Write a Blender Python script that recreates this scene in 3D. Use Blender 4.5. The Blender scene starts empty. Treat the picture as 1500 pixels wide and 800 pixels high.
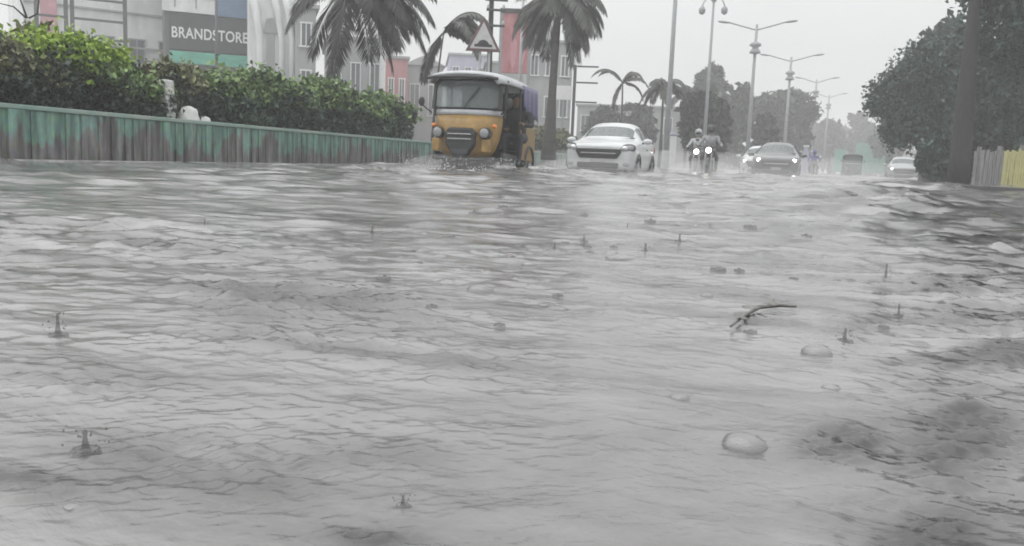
import bpy, bmesh, math, random
import numpy as np
from mathutils import Vector, Matrix, Euler
random.seed(7); RNG = np.random.default_rng(7)
sc = bpy.context.scene
COL = sc.collection
R = math.radians
F = 1250.0; HC = 0.23                     # focal length in px of a 1500 px wide frame; camera height over the water (m)
ROAD = -0.15                              # flooded road surface under the water (z = 0)

# ------------------------------------------------------------------ camera frame
def HZ(px): return 235.4 + 0.04*(px-750)
def camdir(px, py): return Vector((px-750, -(py-400), -F))
VP = 1200
up = camdir(1500, HZ(1500)).cross(camdir(0, HZ(0))).normalized()
if up.y < 0: up = -up
fw = camdir(VP, HZ(VP)).normalized(); rt = fw.cross(up).normalized()
RM = Matrix((rt, fw, up))                 # camera space -> world: X right, Y along the road, Z up
CAM = Vector((0, 0, HC))
def P(px, py, d):                         # world point at camera depth d
    return CAM + RM @ (camdir(px, py)*(d/F))
def XY(px, d):
    p = P(px, HZ(px), d); return Vector((p.x, p.y, 0))
def ZH(px, py, d): return P(px, py, d).z
def G(px, py):
    r = RM @ camdir(px, py); t = -HC/r.z; return CAM + r*t
def S(d): return F/d
def toward(px):                           # rotation that turns a thing's -Y side to the camera
    p = XY(px, 10); return math.atan2(-p.x, p.y)*1.0

cd = bpy.data.cameras.new('camera'); cam = bpy.data.objects.new('camera', cd); COL.objects.link(cam)
cam.matrix_world = Matrix.Translation(CAM) @ RM.to_4x4()
cd.sensor_width = 36; cd.lens = F/1500*36; cd.clip_start = 0.02; cd.clip_end = 5000
sc.camera = cam

# ------------------------------------------------------------------ materials
def nn(nt, t, **k):
    n = nt.nodes.new(t)
    for a, b in k.items(): setattr(n, a, b)
    return n
def mat(name, c, rough=0.6, var=0.12, scale=6, metal=0, bump=0.0, bscale=60, stretch=(1,1,1), c2=None, spec=0.5, coat=0, emit=0, emitc=None, space='Object'):
    m = bpy.data.materials.new(name); m.use_nodes = True; nt = m.node_tree; b = nt.nodes['Principled BSDF']; L = nt.links.new
    tc = nn(nt, 'ShaderNodeTexCoord'); mp = nn(nt, 'ShaderNodeMapping'); mp.inputs['Scale'].default_value = stretch
    L(tc.outputs[space], mp.inputs['Vector'])
    nz = nn(nt, 'ShaderNodeTexNoise'); nz.inputs['Scale'].default_value = scale; nz.inputs['Detail'].default_value = 6; nz.inputs['Roughness'].default_value = .65
    L(mp.outputs[0], nz.inputs['Vector'])
    rp = nn(nt, 'ShaderNodeValToRGB'); rp.color_ramp.elements[0].position = .32; rp.color_ramp.elements[1].position = .68
    lo = [max(0, v*(1-var)) for v in c] ; hi = [min(1, v*(1+var)) for v in c] if c2 is None else c2
    if c2 is not None: lo = c
    rp.color_ramp.elements[0].color = (*lo, 1); rp.color_ramp.elements[1].color = (*hi, 1)
    L(nz.outputs['Fac'], rp.inputs[0]); L(rp.outputs[0], b.inputs['Base Color'])
    b.inputs['Roughness'].default_value = rough; b.inputs['Metallic'].default_value = metal
    b.inputs['Specular IOR Level'].default_value = spec; b.inputs['Coat Weight'].default_value = coat
    if coat: b.inputs['Coat Roughness'].default_value = .08
    if bump:
        n2 = nn(nt, 'ShaderNodeTexNoise'); n2.inputs['Scale'].default_value = bscale; n2.inputs['Detail'].default_value = 4
        L(mp.outputs[0], n2.inputs['Vector'])
        bp = nn(nt, 'ShaderNodeBump'); bp.inputs['Strength'].default_value = bump; bp.inputs['Distance'].default_value = .05 if bump > .7 else .02
        L(n2.outputs['Fac'], bp.inputs['Height']); L(bp.outputs[0], b.inputs['Normal'])
    if emit:
        b.inputs['Emission Color'].default_value = (*(emitc or c), 1); b.inputs['Emission Strength'].default_value = emit
    return m
def leafmat(name, dark, light, rough=.5):
    m = bpy.data.materials.new(name); m.use_nodes = True; nt = m.node_tree; b = nt.nodes['Principled BSDF']; L = nt.links.new
    g = nn(nt, 'ShaderNodeNewGeometry'); rp = nn(nt, 'ShaderNodeValToRGB')
    rp.color_ramp.elements[0].color = (*dark, 1); rp.color_ramp.elements[1].color = (*light, 1)
    L(g.outputs['Random Per Island'], rp.inputs[0]); L(rp.outputs[0], b.inputs['Base Color'])
    b.inputs['Roughness'].default_value = rough; b.inputs['Specular IOR Level'].default_value = .35
    return m
def glassmat(name, tint=(.02,.025,.03), fac=.45):
    m = bpy.data.materials.new(name); m.use_nodes = True; nt = m.node_tree; b = nt.nodes['Principled BSDF']; L = nt.links.new
    out = nt.nodes['Material Output']
    b.inputs['Base Color'].default_value = (*tint, 1); b.inputs['Roughness'].default_value = .08; b.inputs['IOR'].default_value = 1.6
    tr = nn(nt, 'ShaderNodeBsdfTransparent'); tr.inputs[0].default_value = (.75,.8,.8,1)
    nz = nn(nt, 'ShaderNodeTexNoise'); nz.inputs['Scale'].default_value = 14
    tc = nn(nt, 'ShaderNodeTexCoord'); L(tc.outputs['Object'], nz.inputs['Vector'])
    mr = nn(nt, 'ShaderNodeMapRange'); mr.inputs[3].default_value = fac-.12; mr.inputs[4].default_value = fac+.12
    L(nz.outputs['Fac'], mr.inputs[0])
    mx = nn(nt, 'ShaderNodeMixShader'); L(mr.outputs[0], mx.inputs[0]); L(b.outputs[0], mx.inputs[1]); L(tr.outputs[0], mx.inputs[2])
    L(mx.outputs[0], out.inputs[0]); return m
M = {}
M['white_paint'] = mat('white car paint', (.50,.51,.52), .3, .06, 3, coat=.4)
M['silver_paint'] = mat('silver car paint', (.085,.088,.095), .3, .1, 3, metal=.2, coat=.6)
M['grey_paint'] = mat('grey car paint', (.28,.29,.30), .3, .1, 3, coat=.5)
M['black_plastic'] = mat('black plastic', (.025,.026,.028), .5, .25, 20)
M['rubber'] = mat('rubber', (.02,.02,.02), .8, .3, 25, bump=.3)
M['chrome'] = mat('dull chrome', (.55,.55,.56), .25, .08, 10, metal=.9)
M['alloy'] = mat('alloy rim', (.35,.35,.36), .35, .15, 12, metal=.7)
M['glass'] = glassmat('wet fogged glass', (.15,.175,.175), .30)
M['lens'] = mat('lamp lens', (.27,.27,.28), .12, .2, 30)
M['lit'] = mat('lit lamp', (1,.97,.9), .2, .02, 10, emit=3.5)
M['plate'] = mat('number plate white', (.36,.36,.35), .5, .1, 30)
M['orange'] = mat('orange lens', (.7,.22,.05), .3, .1, 20)
M['auto_yellow'] = mat('rickshaw yellow paint', (.30,.185,.06), .45, .38, 4, bump=.05)
M['auto_olive'] = mat('rickshaw faded olive panel', (.17,.14,.045), .5, .2, 5, c2=(.27,.14,.05))
M['auto_grey'] = mat('rickshaw grey vinyl', (.42,.43,.45), .35, .15, 6, bump=.1)
M['canvas'] = mat('black canvas', (.03,.03,.033), .6, .3, 8, bump=.3)
M['blue_tarp'] = mat('violet blue rain sheet', (.085,.08,.18), .4, .25, 5, bump=.5, bscale=14)
M['dark_metal'] = mat('dark metal', (.05,.052,.055), .5, .2, 10)
M['grey_metal'] = mat('galvanised metal', (.27,.28,.29), .5, .15, 8)
M['pole_pale'] = mat('pale painted pole', (.42,.43,.44), .5, .12, 5)
M['green_auto'] = mat('dark green paint', (.03,.06,.045), .4, .2, 6)
M['skin'] = mat('brown skin', (.22,.12,.075), .55, .1, 20)
M['hair'] = mat('black hair', (.012,.011,.01), .5, .2, 60)
M['black_cloth'] = mat('black cloth', (.018,.018,.02), .8, .3, 12, bump=.3)
M['teal_cloth'] = mat('teal cloth', (.10,.24,.25), .8, .2, 10, bump=.3)
M['blue_cloth'] = mat('violet cloth', (.09,.075,.26), .8, .2, 10, bump=.3)
M['grey_cloth'] = mat('grey raincoat', (.25,.26,.27), .6, .25, 8, bump=.4, bscale=20)
M['pale_cloth'] = mat('pale shirt', (.42,.43,.44), .7, .2, 8, bump=.4, bscale=20)
M['trousers'] = mat('dark trousers', (.03,.03,.04), .8, .2, 10)
M['bark'] = mat('wet bark', (.022,.02,.019), .8, .4, 6, bump=.8, bscale=30, stretch=(3,3,.6))
M['bark_pale'] = mat('pale bark', (.35,.34,.31), .75, .3, 8, bump=.6, bscale=30)
M['palm_trunk'] = mat('ringed palm trunk', (.06,.056,.052), .8, .35, 3, bump=.8, bscale=12, stretch=(.4,.4,5))
M['leaf_dark'] = leafmat('dark leaves', (.012,.020,.015), (.045,.07,.05))
M['leaf_deep'] = leafmat('deep green leaves', (.013,.03,.02), (.045,.085,.05))
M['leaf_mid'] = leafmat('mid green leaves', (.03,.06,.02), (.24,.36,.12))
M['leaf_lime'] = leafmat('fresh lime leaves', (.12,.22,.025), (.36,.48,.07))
M['leaf_olive'] = leafmat('olive leaves', (.07,.075,.035), (.24,.25,.13))
M['leaf_teal'] = leafmat('blue green leaves', (.014,.030,.025), (.048,.098,.078))
M['leaf_far'] = leafmat('far leaves', (.02,.03,.022), (.06,.075,.055))
M['frond'] = leafmat('palm leaflets', (.025,.032,.026), (.08,.09,.07))
M['frond_dark'] = leafmat('dark palm leaflets', (.006,.008,.0075), (.028,.033,.03))
M['soil'] = mat('wet soil', (.04,.035,.03), .8, .4, 8, bump=.6)
M['plaster_white'] = mat('white plaster', (.66,.67,.67), .8, .2, 1.2, bump=.1, stretch=(1,1,.35))
M['plaster_grey'] = mat('grey plaster', (.30,.31,.31), .8, .2, 1.2, bump=.1, stretch=(1,1,.35))
M['plaster_dark'] = mat('dark cladding', (.10,.10,.105), .6, .2, 1.5)
M['plaster_pink'] = mat('pink plaster', (.42,.17,.18), .8, .2, 1.5, stretch=(1,1,.35))
M['plaster_lilac'] = mat('lilac plaster', (.40,.39,.50), .8, .12, 1.2, stretch=(1,1,.35))
M['pink_panel'] = mat('pink panel', (.5,.25,.29), .7, .15, 2)
M['blue_panel'] = mat('blue panel', (.12,.19,.30), .5, .2, 1.5)
M['teal_panel'] = mat('teal fascia', (.10,.36,.27), .5, .25, 2, stretch=(1,1,4))
M['green_panel'] = mat('green hoarding', (.12,.28,.22), .6, .2, 1)
M['red_panel'] = mat('red hoarding', (.33,.09,.10), .6, .25, 1.3, c2=(.50,.24,.26), stretch=(2,1,.8))
M['tail_red'] = mat('tail lamp red', (.3,.02,.02), .2, .1, 10)
M['window'] = mat('window pane', (.10,.11,.12), .12, .25, 2)
M['sign_black'] = mat('sign board', (.035,.04,.042), .5, .3, 2)
M['sign_white'] = mat('white lettering', (.72,.72,.72), .5, .05, 10)
M['yellow_paint'] = mat('faded yellow paint', (.48,.46,.20), .6, .15, 4)
M['sign_face'] = mat('sign face', (.48,.48,.48), .5, .1, 8)
M['sign_red'] = mat('faded red border', (.07,.045,.047), .5, .4, 5, c2=(.17,.085,.09))
M['fence_grey'] = mat('weathered grey slats', (.22,.22,.22), .8, .35, 5, stretch=(4,4,.6))
M['paving'] = mat('wet paving', (.09,.09,.088), .5, .3, 4, bump=.3)
M['kerb'] = mat('dark wet kerb', (.045,.045,.045), .6, .3, 6, bump=.3)
M['stone'] = mat('pale stone', (.55,.55,.54), .8, .3, 6, bump=.5, bscale=10)
M['plinth'] = mat('wet pale plinth', (.10,.10,.098), .5, .5, 7, c2=(.34,.34,.335))
M['twig'] = mat('wet twig', (.13,.127,.12), .5, .4, 40)
M['asphalt'] = mat('asphalt', (.05,.05,.05), .8, .2, 4, bump=.3)

def wallmat():
    m = bpy.data.materials.new('mossy painted concrete'); m.use_nodes = True; nt = m.node_tree; b = nt.nodes['Principled BSDF']; L = nt.links.new
    tc = nn(nt, 'ShaderNodeTexCoord')
    def noise(scale, st, det=5):
        mp = nn(nt, 'ShaderNodeMapping'); mp.inputs['Scale'].default_value = st; L(tc.outputs['Object'], mp.inputs[0])
        n = nn(nt, 'ShaderNodeTexNoise'); n.inputs['Scale'].default_value = scale; n.inputs['Detail'].default_value = det; L(mp.outputs[0], n.inputs[0]); return n
    def ramp(src, p0, p1, c0, c1):
        r = nn(nt, 'ShaderNodeValToRGB'); r.color_ramp.elements[0].position = p0; r.color_ramp.elements[1].position = p1
        r.color_ramp.elements[0].color = (*c0, 1); r.color_ramp.elements[1].color = (*c1, 1); L(src, r.inputs[0]); return r
    big = noise(1.7, (1,1,.8), 4); streak = noise(4.5, (2,2,.28)); fine = noise(22, (1,1,.5))
    green = ramp(streak.outputs[0], .35, .7, (.05,.12,.095), (.17,.33,.265))
    grey = ramp(streak.outputs[0], .38, .66, (.06,.058,.058), (.20,.195,.19))
    sep = nn(nt, 'ShaderNodeSeparateXYZ'); L(tc.outputs['Object'], sep.inputs[0])
    mr = nn(nt, 'ShaderNodeMapRange'); mr.inputs[1].default_value = .1; mr.inputs[2].default_value = .6; mr.inputs[3].default_value = -.18; mr.inputs[4].default_value = .15
    L(sep.outputs[2], mr.inputs[0])
    ad = nn(nt, 'ShaderNodeMath', operation='ADD'); L(big.outputs[0], ad.inputs[0]); L(mr.outputs[0], ad.inputs[1])
    ad2 = nn(nt, 'ShaderNodeMath', operation='MULTIPLY_ADD'); ad2.inputs[1].default_value = .5; L(streak.outputs[0], ad2.inputs[0]); L(ad.outputs[0], ad2.inputs[2])
    peel = ramp(ad2.outputs[0], .70, .77, (0,0,0), (1,1,1))
    mx = nn(nt, 'ShaderNodeMix', data_type='RGBA'); L(peel.outputs[0], mx.inputs[0]); L(grey.outputs[0], mx.inputs[6]); L(green.outputs[0], mx.inputs[7])
    mx2 = nn(nt, 'ShaderNodeMix', data_type='RGBA', blend_type='OVERLAY'); mx2.inputs[0].default_value = .5; L(mx.outputs[2], mx2.inputs[6]); L(fine.outputs['Color'], mx2.inputs[7])
    hs = nn(nt, 'ShaderNodeHueSaturation'); hs.inputs['Saturation'].default_value = .85; L(mx2.outputs[2], hs.inputs['Color'])
    L(hs.outputs[0], b.inputs['Base Color']); b.inputs['Roughness'].default_value = .6
    bp = nn(nt, 'ShaderNodeBump'); bp.inputs['Strength'].default_value = .5; bp.inputs['Distance'].default_value = .02; L(fine.outputs[0], bp.inputs['Height']); L(bp.outputs[0], b.inputs['Normal'])
    return m
M['wall'] = wallmat()
M['coping'] = mat('mossy pale coping', (.15,.26,.22), .6, .3, 3, c2=(.30,.34,.31), bump=.3, stretch=(1,.5,1))

def watermat(name, base, base2, rough=.07, ior=1.4, micro=.25):
    m = bpy.data.materials.new(name); m.use_nodes = True; nt = m.node_tree; b = nt.nodes['Principled BSDF']; L = nt.links.new
    tc = nn(nt, 'ShaderNodeTexCoord'); mp = nn(nt, 'ShaderNodeMapping'); mp.inputs['Scale'].default_value = (.7, 3.2, 1); mp.inputs['Rotation'].default_value = (0,0,R(-18))
    L(tc.outputs['Object'], mp.inputs[0])
    n = nn(nt, 'ShaderNodeTexNoise'); n.inputs['Scale'].default_value = .9; n.inputs['Detail'].default_value = 7; n.inputs['Roughness'].default_value = .62; n.inputs['Distortion'].default_value = 1.2
    L(mp.outputs[0], n.inputs[0])
    rp = nn(nt, 'ShaderNodeValToRGB'); rp.color_ramp.elements[0].position = .38; rp.color_ramp.elements[1].position = .56
    rp.color_ramp.elements[0].color = (*base2, 1); rp.color_ramp.elements[1].color = (*base, 1)
    L(n.outputs[0], rp.inputs[0])
    ca_ = nn(nt, 'ShaderNodeAttribute'); ca_.attribute_name = 'ripple_shade'; sx_ = nn(nt, 'ShaderNodeMix', data_type='RGBA'); L(ca_.outputs['Fac'], sx_.inputs[0]); L(rp.outputs[0], sx_.inputs[6]); sx_.inputs[7].default_value = (.03,.029,.029,1); L(sx_.outputs[2], b.inputs['Base Color'])  # dark ripple reflections painted into the base colour
    b.inputs['Roughness'].default_value = rough; b.inputs['IOR'].default_value = ior
    mp2 = nn(nt, 'ShaderNodeMapping'); mp2.inputs['Scale'].default_value = (.6, 1.3, 1); L(tc.outputs['Object'], mp2.inputs[0])
    n2 = nn(nt, 'ShaderNodeTexNoise'); n2.inputs['Scale'].default_value = 5; n2.inputs['Detail'].default_value = 8; n2.inputs['Roughness'].default_value = .6; n2.inputs['Distortion'].default_value = .6
    L(mp2.outputs[0], n2.inputs[0])
    bp = nn(nt, 'ShaderNodeBump'); bp.inputs['Strength'].default_value = micro; bp.inputs['Distance'].default_value = .03
    L(n2.outputs[0], bp.inputs['Height']); L(bp.outputs[0], b.inputs['Normal'])
    return m
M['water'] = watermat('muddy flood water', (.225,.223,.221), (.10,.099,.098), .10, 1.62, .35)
M['droplet'] = watermat('splash water', (.6,.6,.6), (.42,.42,.42), .25, 1.4, .2)

# ------------------------------------------------------------------ mesh helpers
class MB:
    def __init__(s): s.v = []; s.f = []; s.m = []
    def add(s, vs, fs, mi=0):
        k = len(s.v); s.v += [tuple(v) for v in vs]; s.f += [tuple(i+k for i in f) for f in fs]; s.m += [mi]*len(fs); return s
    def box(s, c, size, rot=None, mi=0):
        h = Vector(size)*.5; vs = []
        for z in (-1,1):
            for x, y in ((-1,-1),(1,-1),(1,1),(-1,1)):
                v = Vector((x*h.x, y*h.y, z*h.z))
                if rot is not None: v = rot @ v
                vs.append(v+Vector(c))
        return s.add(vs, [(3,2,1,0),(4,5,6,7),(0,1,5,4),(1,2,6,5),(2,3,7,6),(3,0,4,7)], mi)
    def tube(s, pts, rad, n=8, mi=0, cap=True):
        pts = [Vector(p) for p in pts]; rad = rad if isinstance(rad, (list, tuple)) else [rad]*len(pts); vs = []; fs = []
        ref = None
        for i, p in enumerate(pts):
            t = (pts[min(i+1, len(pts)-1)]-pts[max(i-1, 0)]).normalized()
            if ref is None: ref = t.orthogonal().normalized()
            a = (ref - t*ref.dot(t)); a = a.normalized() if a.length > 1e-6 else t.orthogonal().normalized(); ref = a; b = t.cross(a)
            for k in range(n):
                w = 2*math.pi*k/n; vs.append(p+(a*math.cos(w)+b*math.sin(w))*rad[i])
        for i in range(len(pts)-1):
            for k in range(n): fs.append((i*n+k, i*n+(k+1)%n, (i+1)*n+(k+1)%n, (i+1)*n+k))
        if cap: fs.append(tuple(range(n))[::-1]); fs.append(tuple((len(pts)-1)*n+k for k in range(n)))
        return s.add(vs, fs, mi)
    def ell(s, c, r, rot=None, nu=14, nv=9, mi=0, zmin=-1):
        vs = []; fs = []
        for j in range(nv+1):
            th = math.pi*j/nv
            for i in range(nu):
                ph = 2*math.pi*i/nu
                v = Vector((r[0]*math.sin(th)*math.cos(ph), r[1]*math.sin(th)*math.sin(ph), r[2]*max(zmin, math.cos(th))))
                if rot is not None: v = rot @ v
                vs.append(v+Vector(c))
        for j in range(nv):
            for i in range(nu): fs.append((j*nu+i, (j+1)*nu+i, (j+1)*nu+(i+1)%nu, j*nu+(i+1)%nu))
        return s.add(vs, fs, mi)
    def prism(s, poly, axis, a, b, mi=0):     # polygon in the two other axes, extruded along axis from a to b
        def mk(p, q): return {'x': (q, p[0], p[1]), 'y': (p[0], q, p[1]), 'z': (p[0], p[1], q)}[axis]
        n = len(poly); vs = [mk(p, a) for p in poly]+[mk(p, b) for p in poly]
        return s.add(vs, [tuple(range(n))[::-1], tuple(range(n, 2*n))]+[(i, (i+1)%n, n+(i+1)%n, n+i) for i in range(n)], mi)
    def lathe(s, prof, c=(0,0,0), n=20, axis='z', mi=0):
        vs = []; fs = []
        for r, h in prof:
            for k in range(n):
                w = 2*math.pi*k/n; a, b = r*math.cos(w), r*math.sin(w)
                vs.append(Vector(c)+Vector({'z': (a, b, h), 'x': (h, a, b), 'y': (a, h, b)}[axis]))
        for j in range(len(prof)-1):
            for k in range(n): fs.append((j*n+k, j*n+(k+1)%n, (j+1)*n+(k+1)%n, (j+1)*n+k))
        return s.add(vs, fs, mi)
    def build(s, name, mats, parent=None, smooth=False, bevel=0, solid=0, sub=0):
        me = bpy.data.meshes.new(name); me.from_pydata(s.v, [], s.f)
        mats = mats if isinstance(mats, list) else [mats]
        for m in mats: me.materials.append(m)
        me.polygons.foreach_set('material_index', s.m)
        bm = bmesh.new(); bm.from_mesh(me); bmesh.ops.recalc_face_normals(bm, faces=bm.faces); bm.to_mesh(me); bm.free()
        if smooth: me.polygons.foreach_set('use_smooth', [True]*len(me.polygons))
        o = bpy.data.objects.new(name, me); COL.objects.link(o)
        if parent: o.parent = parent
        if solid:
            md = o.modifiers.new('thickness', 'SOLIDIFY'); md.thickness = solid; md.offset = -1
        if bevel:
            md = o.modifiers.new('bevel', 'BEVEL'); md.width = bevel; md.segments = 2; md.limit_method = 'ANGLE'
        if sub:
            md = o.modifiers.new('subdivision', 'SUBSURF'); md.levels = md.render_levels = sub
        return o
def quads(name, V, m, parent=None, smooth=False):     # V: (n,4,3) array of quads
    n = len(V); me = bpy.data.meshes.new(name); me.vertices.add(4*n); me.vertices.foreach_set('co', np.ascontiguousarray(V, dtype=np.float32).ravel())
    me.loops.add(4*n); me.loops.foreach_set('vertex_index', np.arange(4*n, dtype=np.int32))
    me.polygons.add(n); me.polygons.foreach_set('loop_start', np.arange(0, 4*n, 4, dtype=np.int32)); me.update(calc_edges=True)
    me.materials.append(m); o = bpy.data.objects.new(name, me); COL.objects.link(o)
    if parent: o.parent = parent
    return o
def tag(o, label=None, cat=None, group=None, kind=None):
    for k, v in (('label', label), ('category', cat), ('group', group), ('kind', kind)):
        if v: o[k] = v
    return o
def thing(name, label, cat, loc=(0,0,0), rz=0, group=None):
    o = bpy.data.objects.new(name, None); COL.objects.link(o); o.location = loc; o.rotation_euler = (0,0,rz); o.empty_display_size = .2
    return tag(o, label, cat, group)
def copy_thing(o, parent=None):
    c = o.copy(); COL.objects.link(c); c.parent = parent
    for ch in list(o.children): copy_thing(ch, c)
    return c
def bake(o):                              # replace a mesh by its evaluated modifiers
    bpy.context.view_layer.update(); dg = bpy.context.evaluated_depsgraph_get()
    me = bpy.data.meshes.new_from_object(o.evaluated_get(dg)); o.modifiers.clear(); o.data = me; return o
def bez(a, b, c, n=8):
    a, b, c = Vector(a), Vector(b), Vector(c)
    return [a*(1-t)**2+b*2*t*(1-t)+c*t*t for t in [i/(n-1) for i in range(n)]]

# ------------------------------------------------------------------ setting
gb = MB(); gb.add([(-600,-600,ROAD),(600,-600,ROAD),(600,600,ROAD),(-600,600,ROAD)], [(0,1,2,3)])
tag(gb.build('road', M['asphalt']), kind='structure')

def hashn(ix, iy, seed):
    h = (ix*374761393 + iy*668265263 + seed*974634777) & 0xffffffff
    h = ((h ^ (h >> 13))*1274126177) & 0xffffffff
    return ((h ^ (h >> 16)) & 0xffff)/65535.0*2*math.pi
def gnoise(x, y, seed=0):                 # gradient noise, about -0.7..0.7
    ix = np.floor(x).astype(np.int64); iy = np.floor(y).astype(np.int64); fx = x-ix; fy = y-iy
    u = fx*fx*fx*(fx*(fx*6-15)+10); v = fy*fy*fy*(fy*(fy*6-15)+10)
    def g(a, b):
        t = hashn(ix+a, iy+b, seed); return np.cos(t)*(fx-a)+np.sin(t)*(fy-b)
    return (g(0,0)*(1-u)+g(1,0)*u)*(1-v)+(g(0,1)*(1-u)+g(1,1)*u)*v
VEH = []                                  # (x, y, strength) of things that push the water, filled before the water is built

# patches of broken water: centre pixel, half sizes in px, tilt; turned into world-space ellipses
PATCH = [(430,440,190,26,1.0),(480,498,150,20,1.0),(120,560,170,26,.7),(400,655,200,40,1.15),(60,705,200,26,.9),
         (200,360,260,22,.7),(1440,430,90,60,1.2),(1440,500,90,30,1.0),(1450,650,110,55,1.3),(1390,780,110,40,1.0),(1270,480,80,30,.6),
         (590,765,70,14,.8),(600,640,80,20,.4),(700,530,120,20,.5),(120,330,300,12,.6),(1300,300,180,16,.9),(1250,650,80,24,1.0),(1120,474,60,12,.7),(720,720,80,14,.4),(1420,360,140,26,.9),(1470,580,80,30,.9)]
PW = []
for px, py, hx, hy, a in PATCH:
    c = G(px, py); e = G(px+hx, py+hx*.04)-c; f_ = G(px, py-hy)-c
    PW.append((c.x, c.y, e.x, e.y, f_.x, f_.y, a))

def build_water():
    rs = [.14]
    while rs[-1] < 595:
        r = rs[-1]; rs.append(r+min(max(r*r/300, .0016), .013*r))
    rs = np.array(rs); NC = 900
    cen = math.atan2(XY(750,10).x, XY(750,10).y)
    t = np.linspace(-1, 1, NC); ang = cen+R(118)*(.42*t+.58*t**3)   # finer columns ahead, all the way round to the sides
    rr, aa = np.meshgrid(rs, ang, indexing='ij'); x = rr*np.sin(aa); y = rr*np.cos(aa)
    dr = np.minimum(np.maximum(rr*rr/300, .0016), .013*rr)
    def fade(wl): q = np.clip((2*wl/dr-2.2)/2.5, 0, 1); return q*q*(3-2*q)
    # broken-water mask, for the waves and the painted dark ripples
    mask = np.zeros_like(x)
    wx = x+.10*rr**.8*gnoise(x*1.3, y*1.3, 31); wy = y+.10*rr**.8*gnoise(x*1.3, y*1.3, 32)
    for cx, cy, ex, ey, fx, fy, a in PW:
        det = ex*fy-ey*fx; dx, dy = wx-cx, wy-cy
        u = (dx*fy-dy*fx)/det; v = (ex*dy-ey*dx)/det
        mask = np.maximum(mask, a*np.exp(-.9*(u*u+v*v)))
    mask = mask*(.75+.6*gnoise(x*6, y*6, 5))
    wob = gnoise(x*.9, y*.9, 3)
    z = np.zeros_like(x)
    ca, sa = math.cos(R(20)), math.sin(R(20))
    X = ca*x+sa*y; Y = -sa*x+ca*y                      # flow axes: crests run mostly across the view
    for i, (wl, calm) in enumerate([(3.2,.006),(1.6,.006),(.8,.0055),(.42,.0032),(.22,.0013),(.12,.0005),(.065,.0002),(.036,.00008),(.02,.00003),(.011,.00001)]):
        rot = R((0,14,-18,22,-12,26,-24,18,-30,20)[i]); Xo, Yo = X, Y; X, Y = math.cos(rot)*Xo+math.sin(rot)*Yo, -math.sin(rot)*Xo+math.cos(rot)*Yo
        n = gnoise(X/(wl*2.0)+.35*wob+i*7.1, Y/wl+.8*wob, 40+i); n = n+.5*(np.abs(gnoise(X/(wl*2.4)-i*3.3, Y/(wl*.9)+.8*wob, 60+i))*-2+.5)
        near = np.clip(rr/(wl*6), .1, 1)               # long swells die out near the lens
        band = wl*np.exp(-(np.log(wl/(.05*rr))/.85)**2)  # broken water: choppier and shorter waves where it is shallow and fast
        fine = wl*np.exp(-(np.log(wl/(.018*rr))/.7)**2)
        X, Y = Xo, Yo
        z += fade(wl)*n*(calm*near*(.5+1.5*np.clip((rr-1)/9,0,1))+fine*(.40*mask+.03+.045*np.clip((rr-1.5)/5,0,1))+band*(.026+.06*mask+.062*np.clip((rr-2)/6,0,1)))
    # rain rings
    for k in range(800):
        q = RNG.random(); rad = .5+q*q*7; an = cen+RNG.uniform(-.8,.8); cx, cy = rad*math.sin(an), rad*math.cos(an)
        R0 = RNG.uniform(.004,.022)*(.4+.6*rad); w = .002+.0045*rad; A = RNG.uniform(.0004,.0011)*(.2+1.2*rad)*min(1, rad/1.5)**1.7
        i0, i1 = np.searchsorted(rs, [rad-R0-4*w, rad+R0+4*w]); sl = slice(max(0,i0), i1+1)
        rho = np.hypot(x[sl]-cx, y[sl]-cy); z[sl] += A*np.cos((rho-R0)/w*1.8)*np.exp(-((rho-R0)/w)**2)*fade(w*3)[sl]
    for px, py, rp_, A in ((592,752,62,.0009),(592,768,40,.0005),(1090,655,60,.0005),(300,742,30,.0004)):
        c = G(px, py); R0 = (G(px+rp_, py+rp_*.04)-c).length; w = R0*.22; rho = np.hypot(x-c.x, y-c.y); z += A*np.cos((rho-R0)/w*1.8)*np.exp(-((rho-R0)/w)**2)*(.6+.8*gnoise(x*9, y*9, 77))
    # bow waves round the vehicles
    for cx, cy, a in VEH:
        rho = np.hypot((x-cx), (y-cy)*.8); an = np.arctan2(y-cy, x-cx)
        z += a*np.exp(-((rho-1.0-.25*gnoise(an*3+cx, rho, 9))/.35)**2)*(.6+.8*gnoise(x*2.3, y*2.3, 8))
        z += .4*a*np.exp(-((rho-2.3)/.3)**2)*(.5+gnoise(x*1.7, y*1.7, 12))
    z *= np.clip((600-rr)/200, 0, 1)
    nr, nc = x.shape; V = np.stack([x, y, z], -1).reshape(-1, 3)
    idx = np.arange(nr*nc).reshape(nr, nc); q = np.stack([idx[:-1,:-1], idx[1:,:-1], idx[1:,1:], idx[:-1,1:]], -1).reshape(-1, 4)[:, ::-1]
    me = bpy.data.meshes.new('water'); me.vertices.add(len(V)); me.vertices.foreach_set('co', V.astype(np.float32).ravel())
    me.loops.add(q.size); me.loops.foreach_set('vertex_index', q.astype(np.int32).ravel())
    me.polygons.add(len(q)); me.polygons.foreach_set('loop_start', np.arange(0, q.size, 4, dtype=np.int32)); me.update(calc_edges=True)
    me.polygons.foreach_set('use_smooth', np.ones(len(q), dtype=bool)); me.materials.append(M['water'])
    at = me.attributes.new('ripple_shade', 'FLOAT', 'POINT'); ch = np.clip(np.clip(mask*1.5, 0, 1.2)*(.72+1.5*gnoise(X*3/(.2+rr**.6), Y*14/(.2+rr**.6), 91)+.9*gnoise(X*8/(.2+rr**.6), Y*30/(.2+rr**.6), 92)), 0, 1)  # where the dark reflections of broken water are painted on, streaked by noise
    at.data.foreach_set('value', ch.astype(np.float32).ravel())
    o = bpy.data.objects.new('water', me); COL.objects.link(o); return tag(o, kind='structure')

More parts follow.
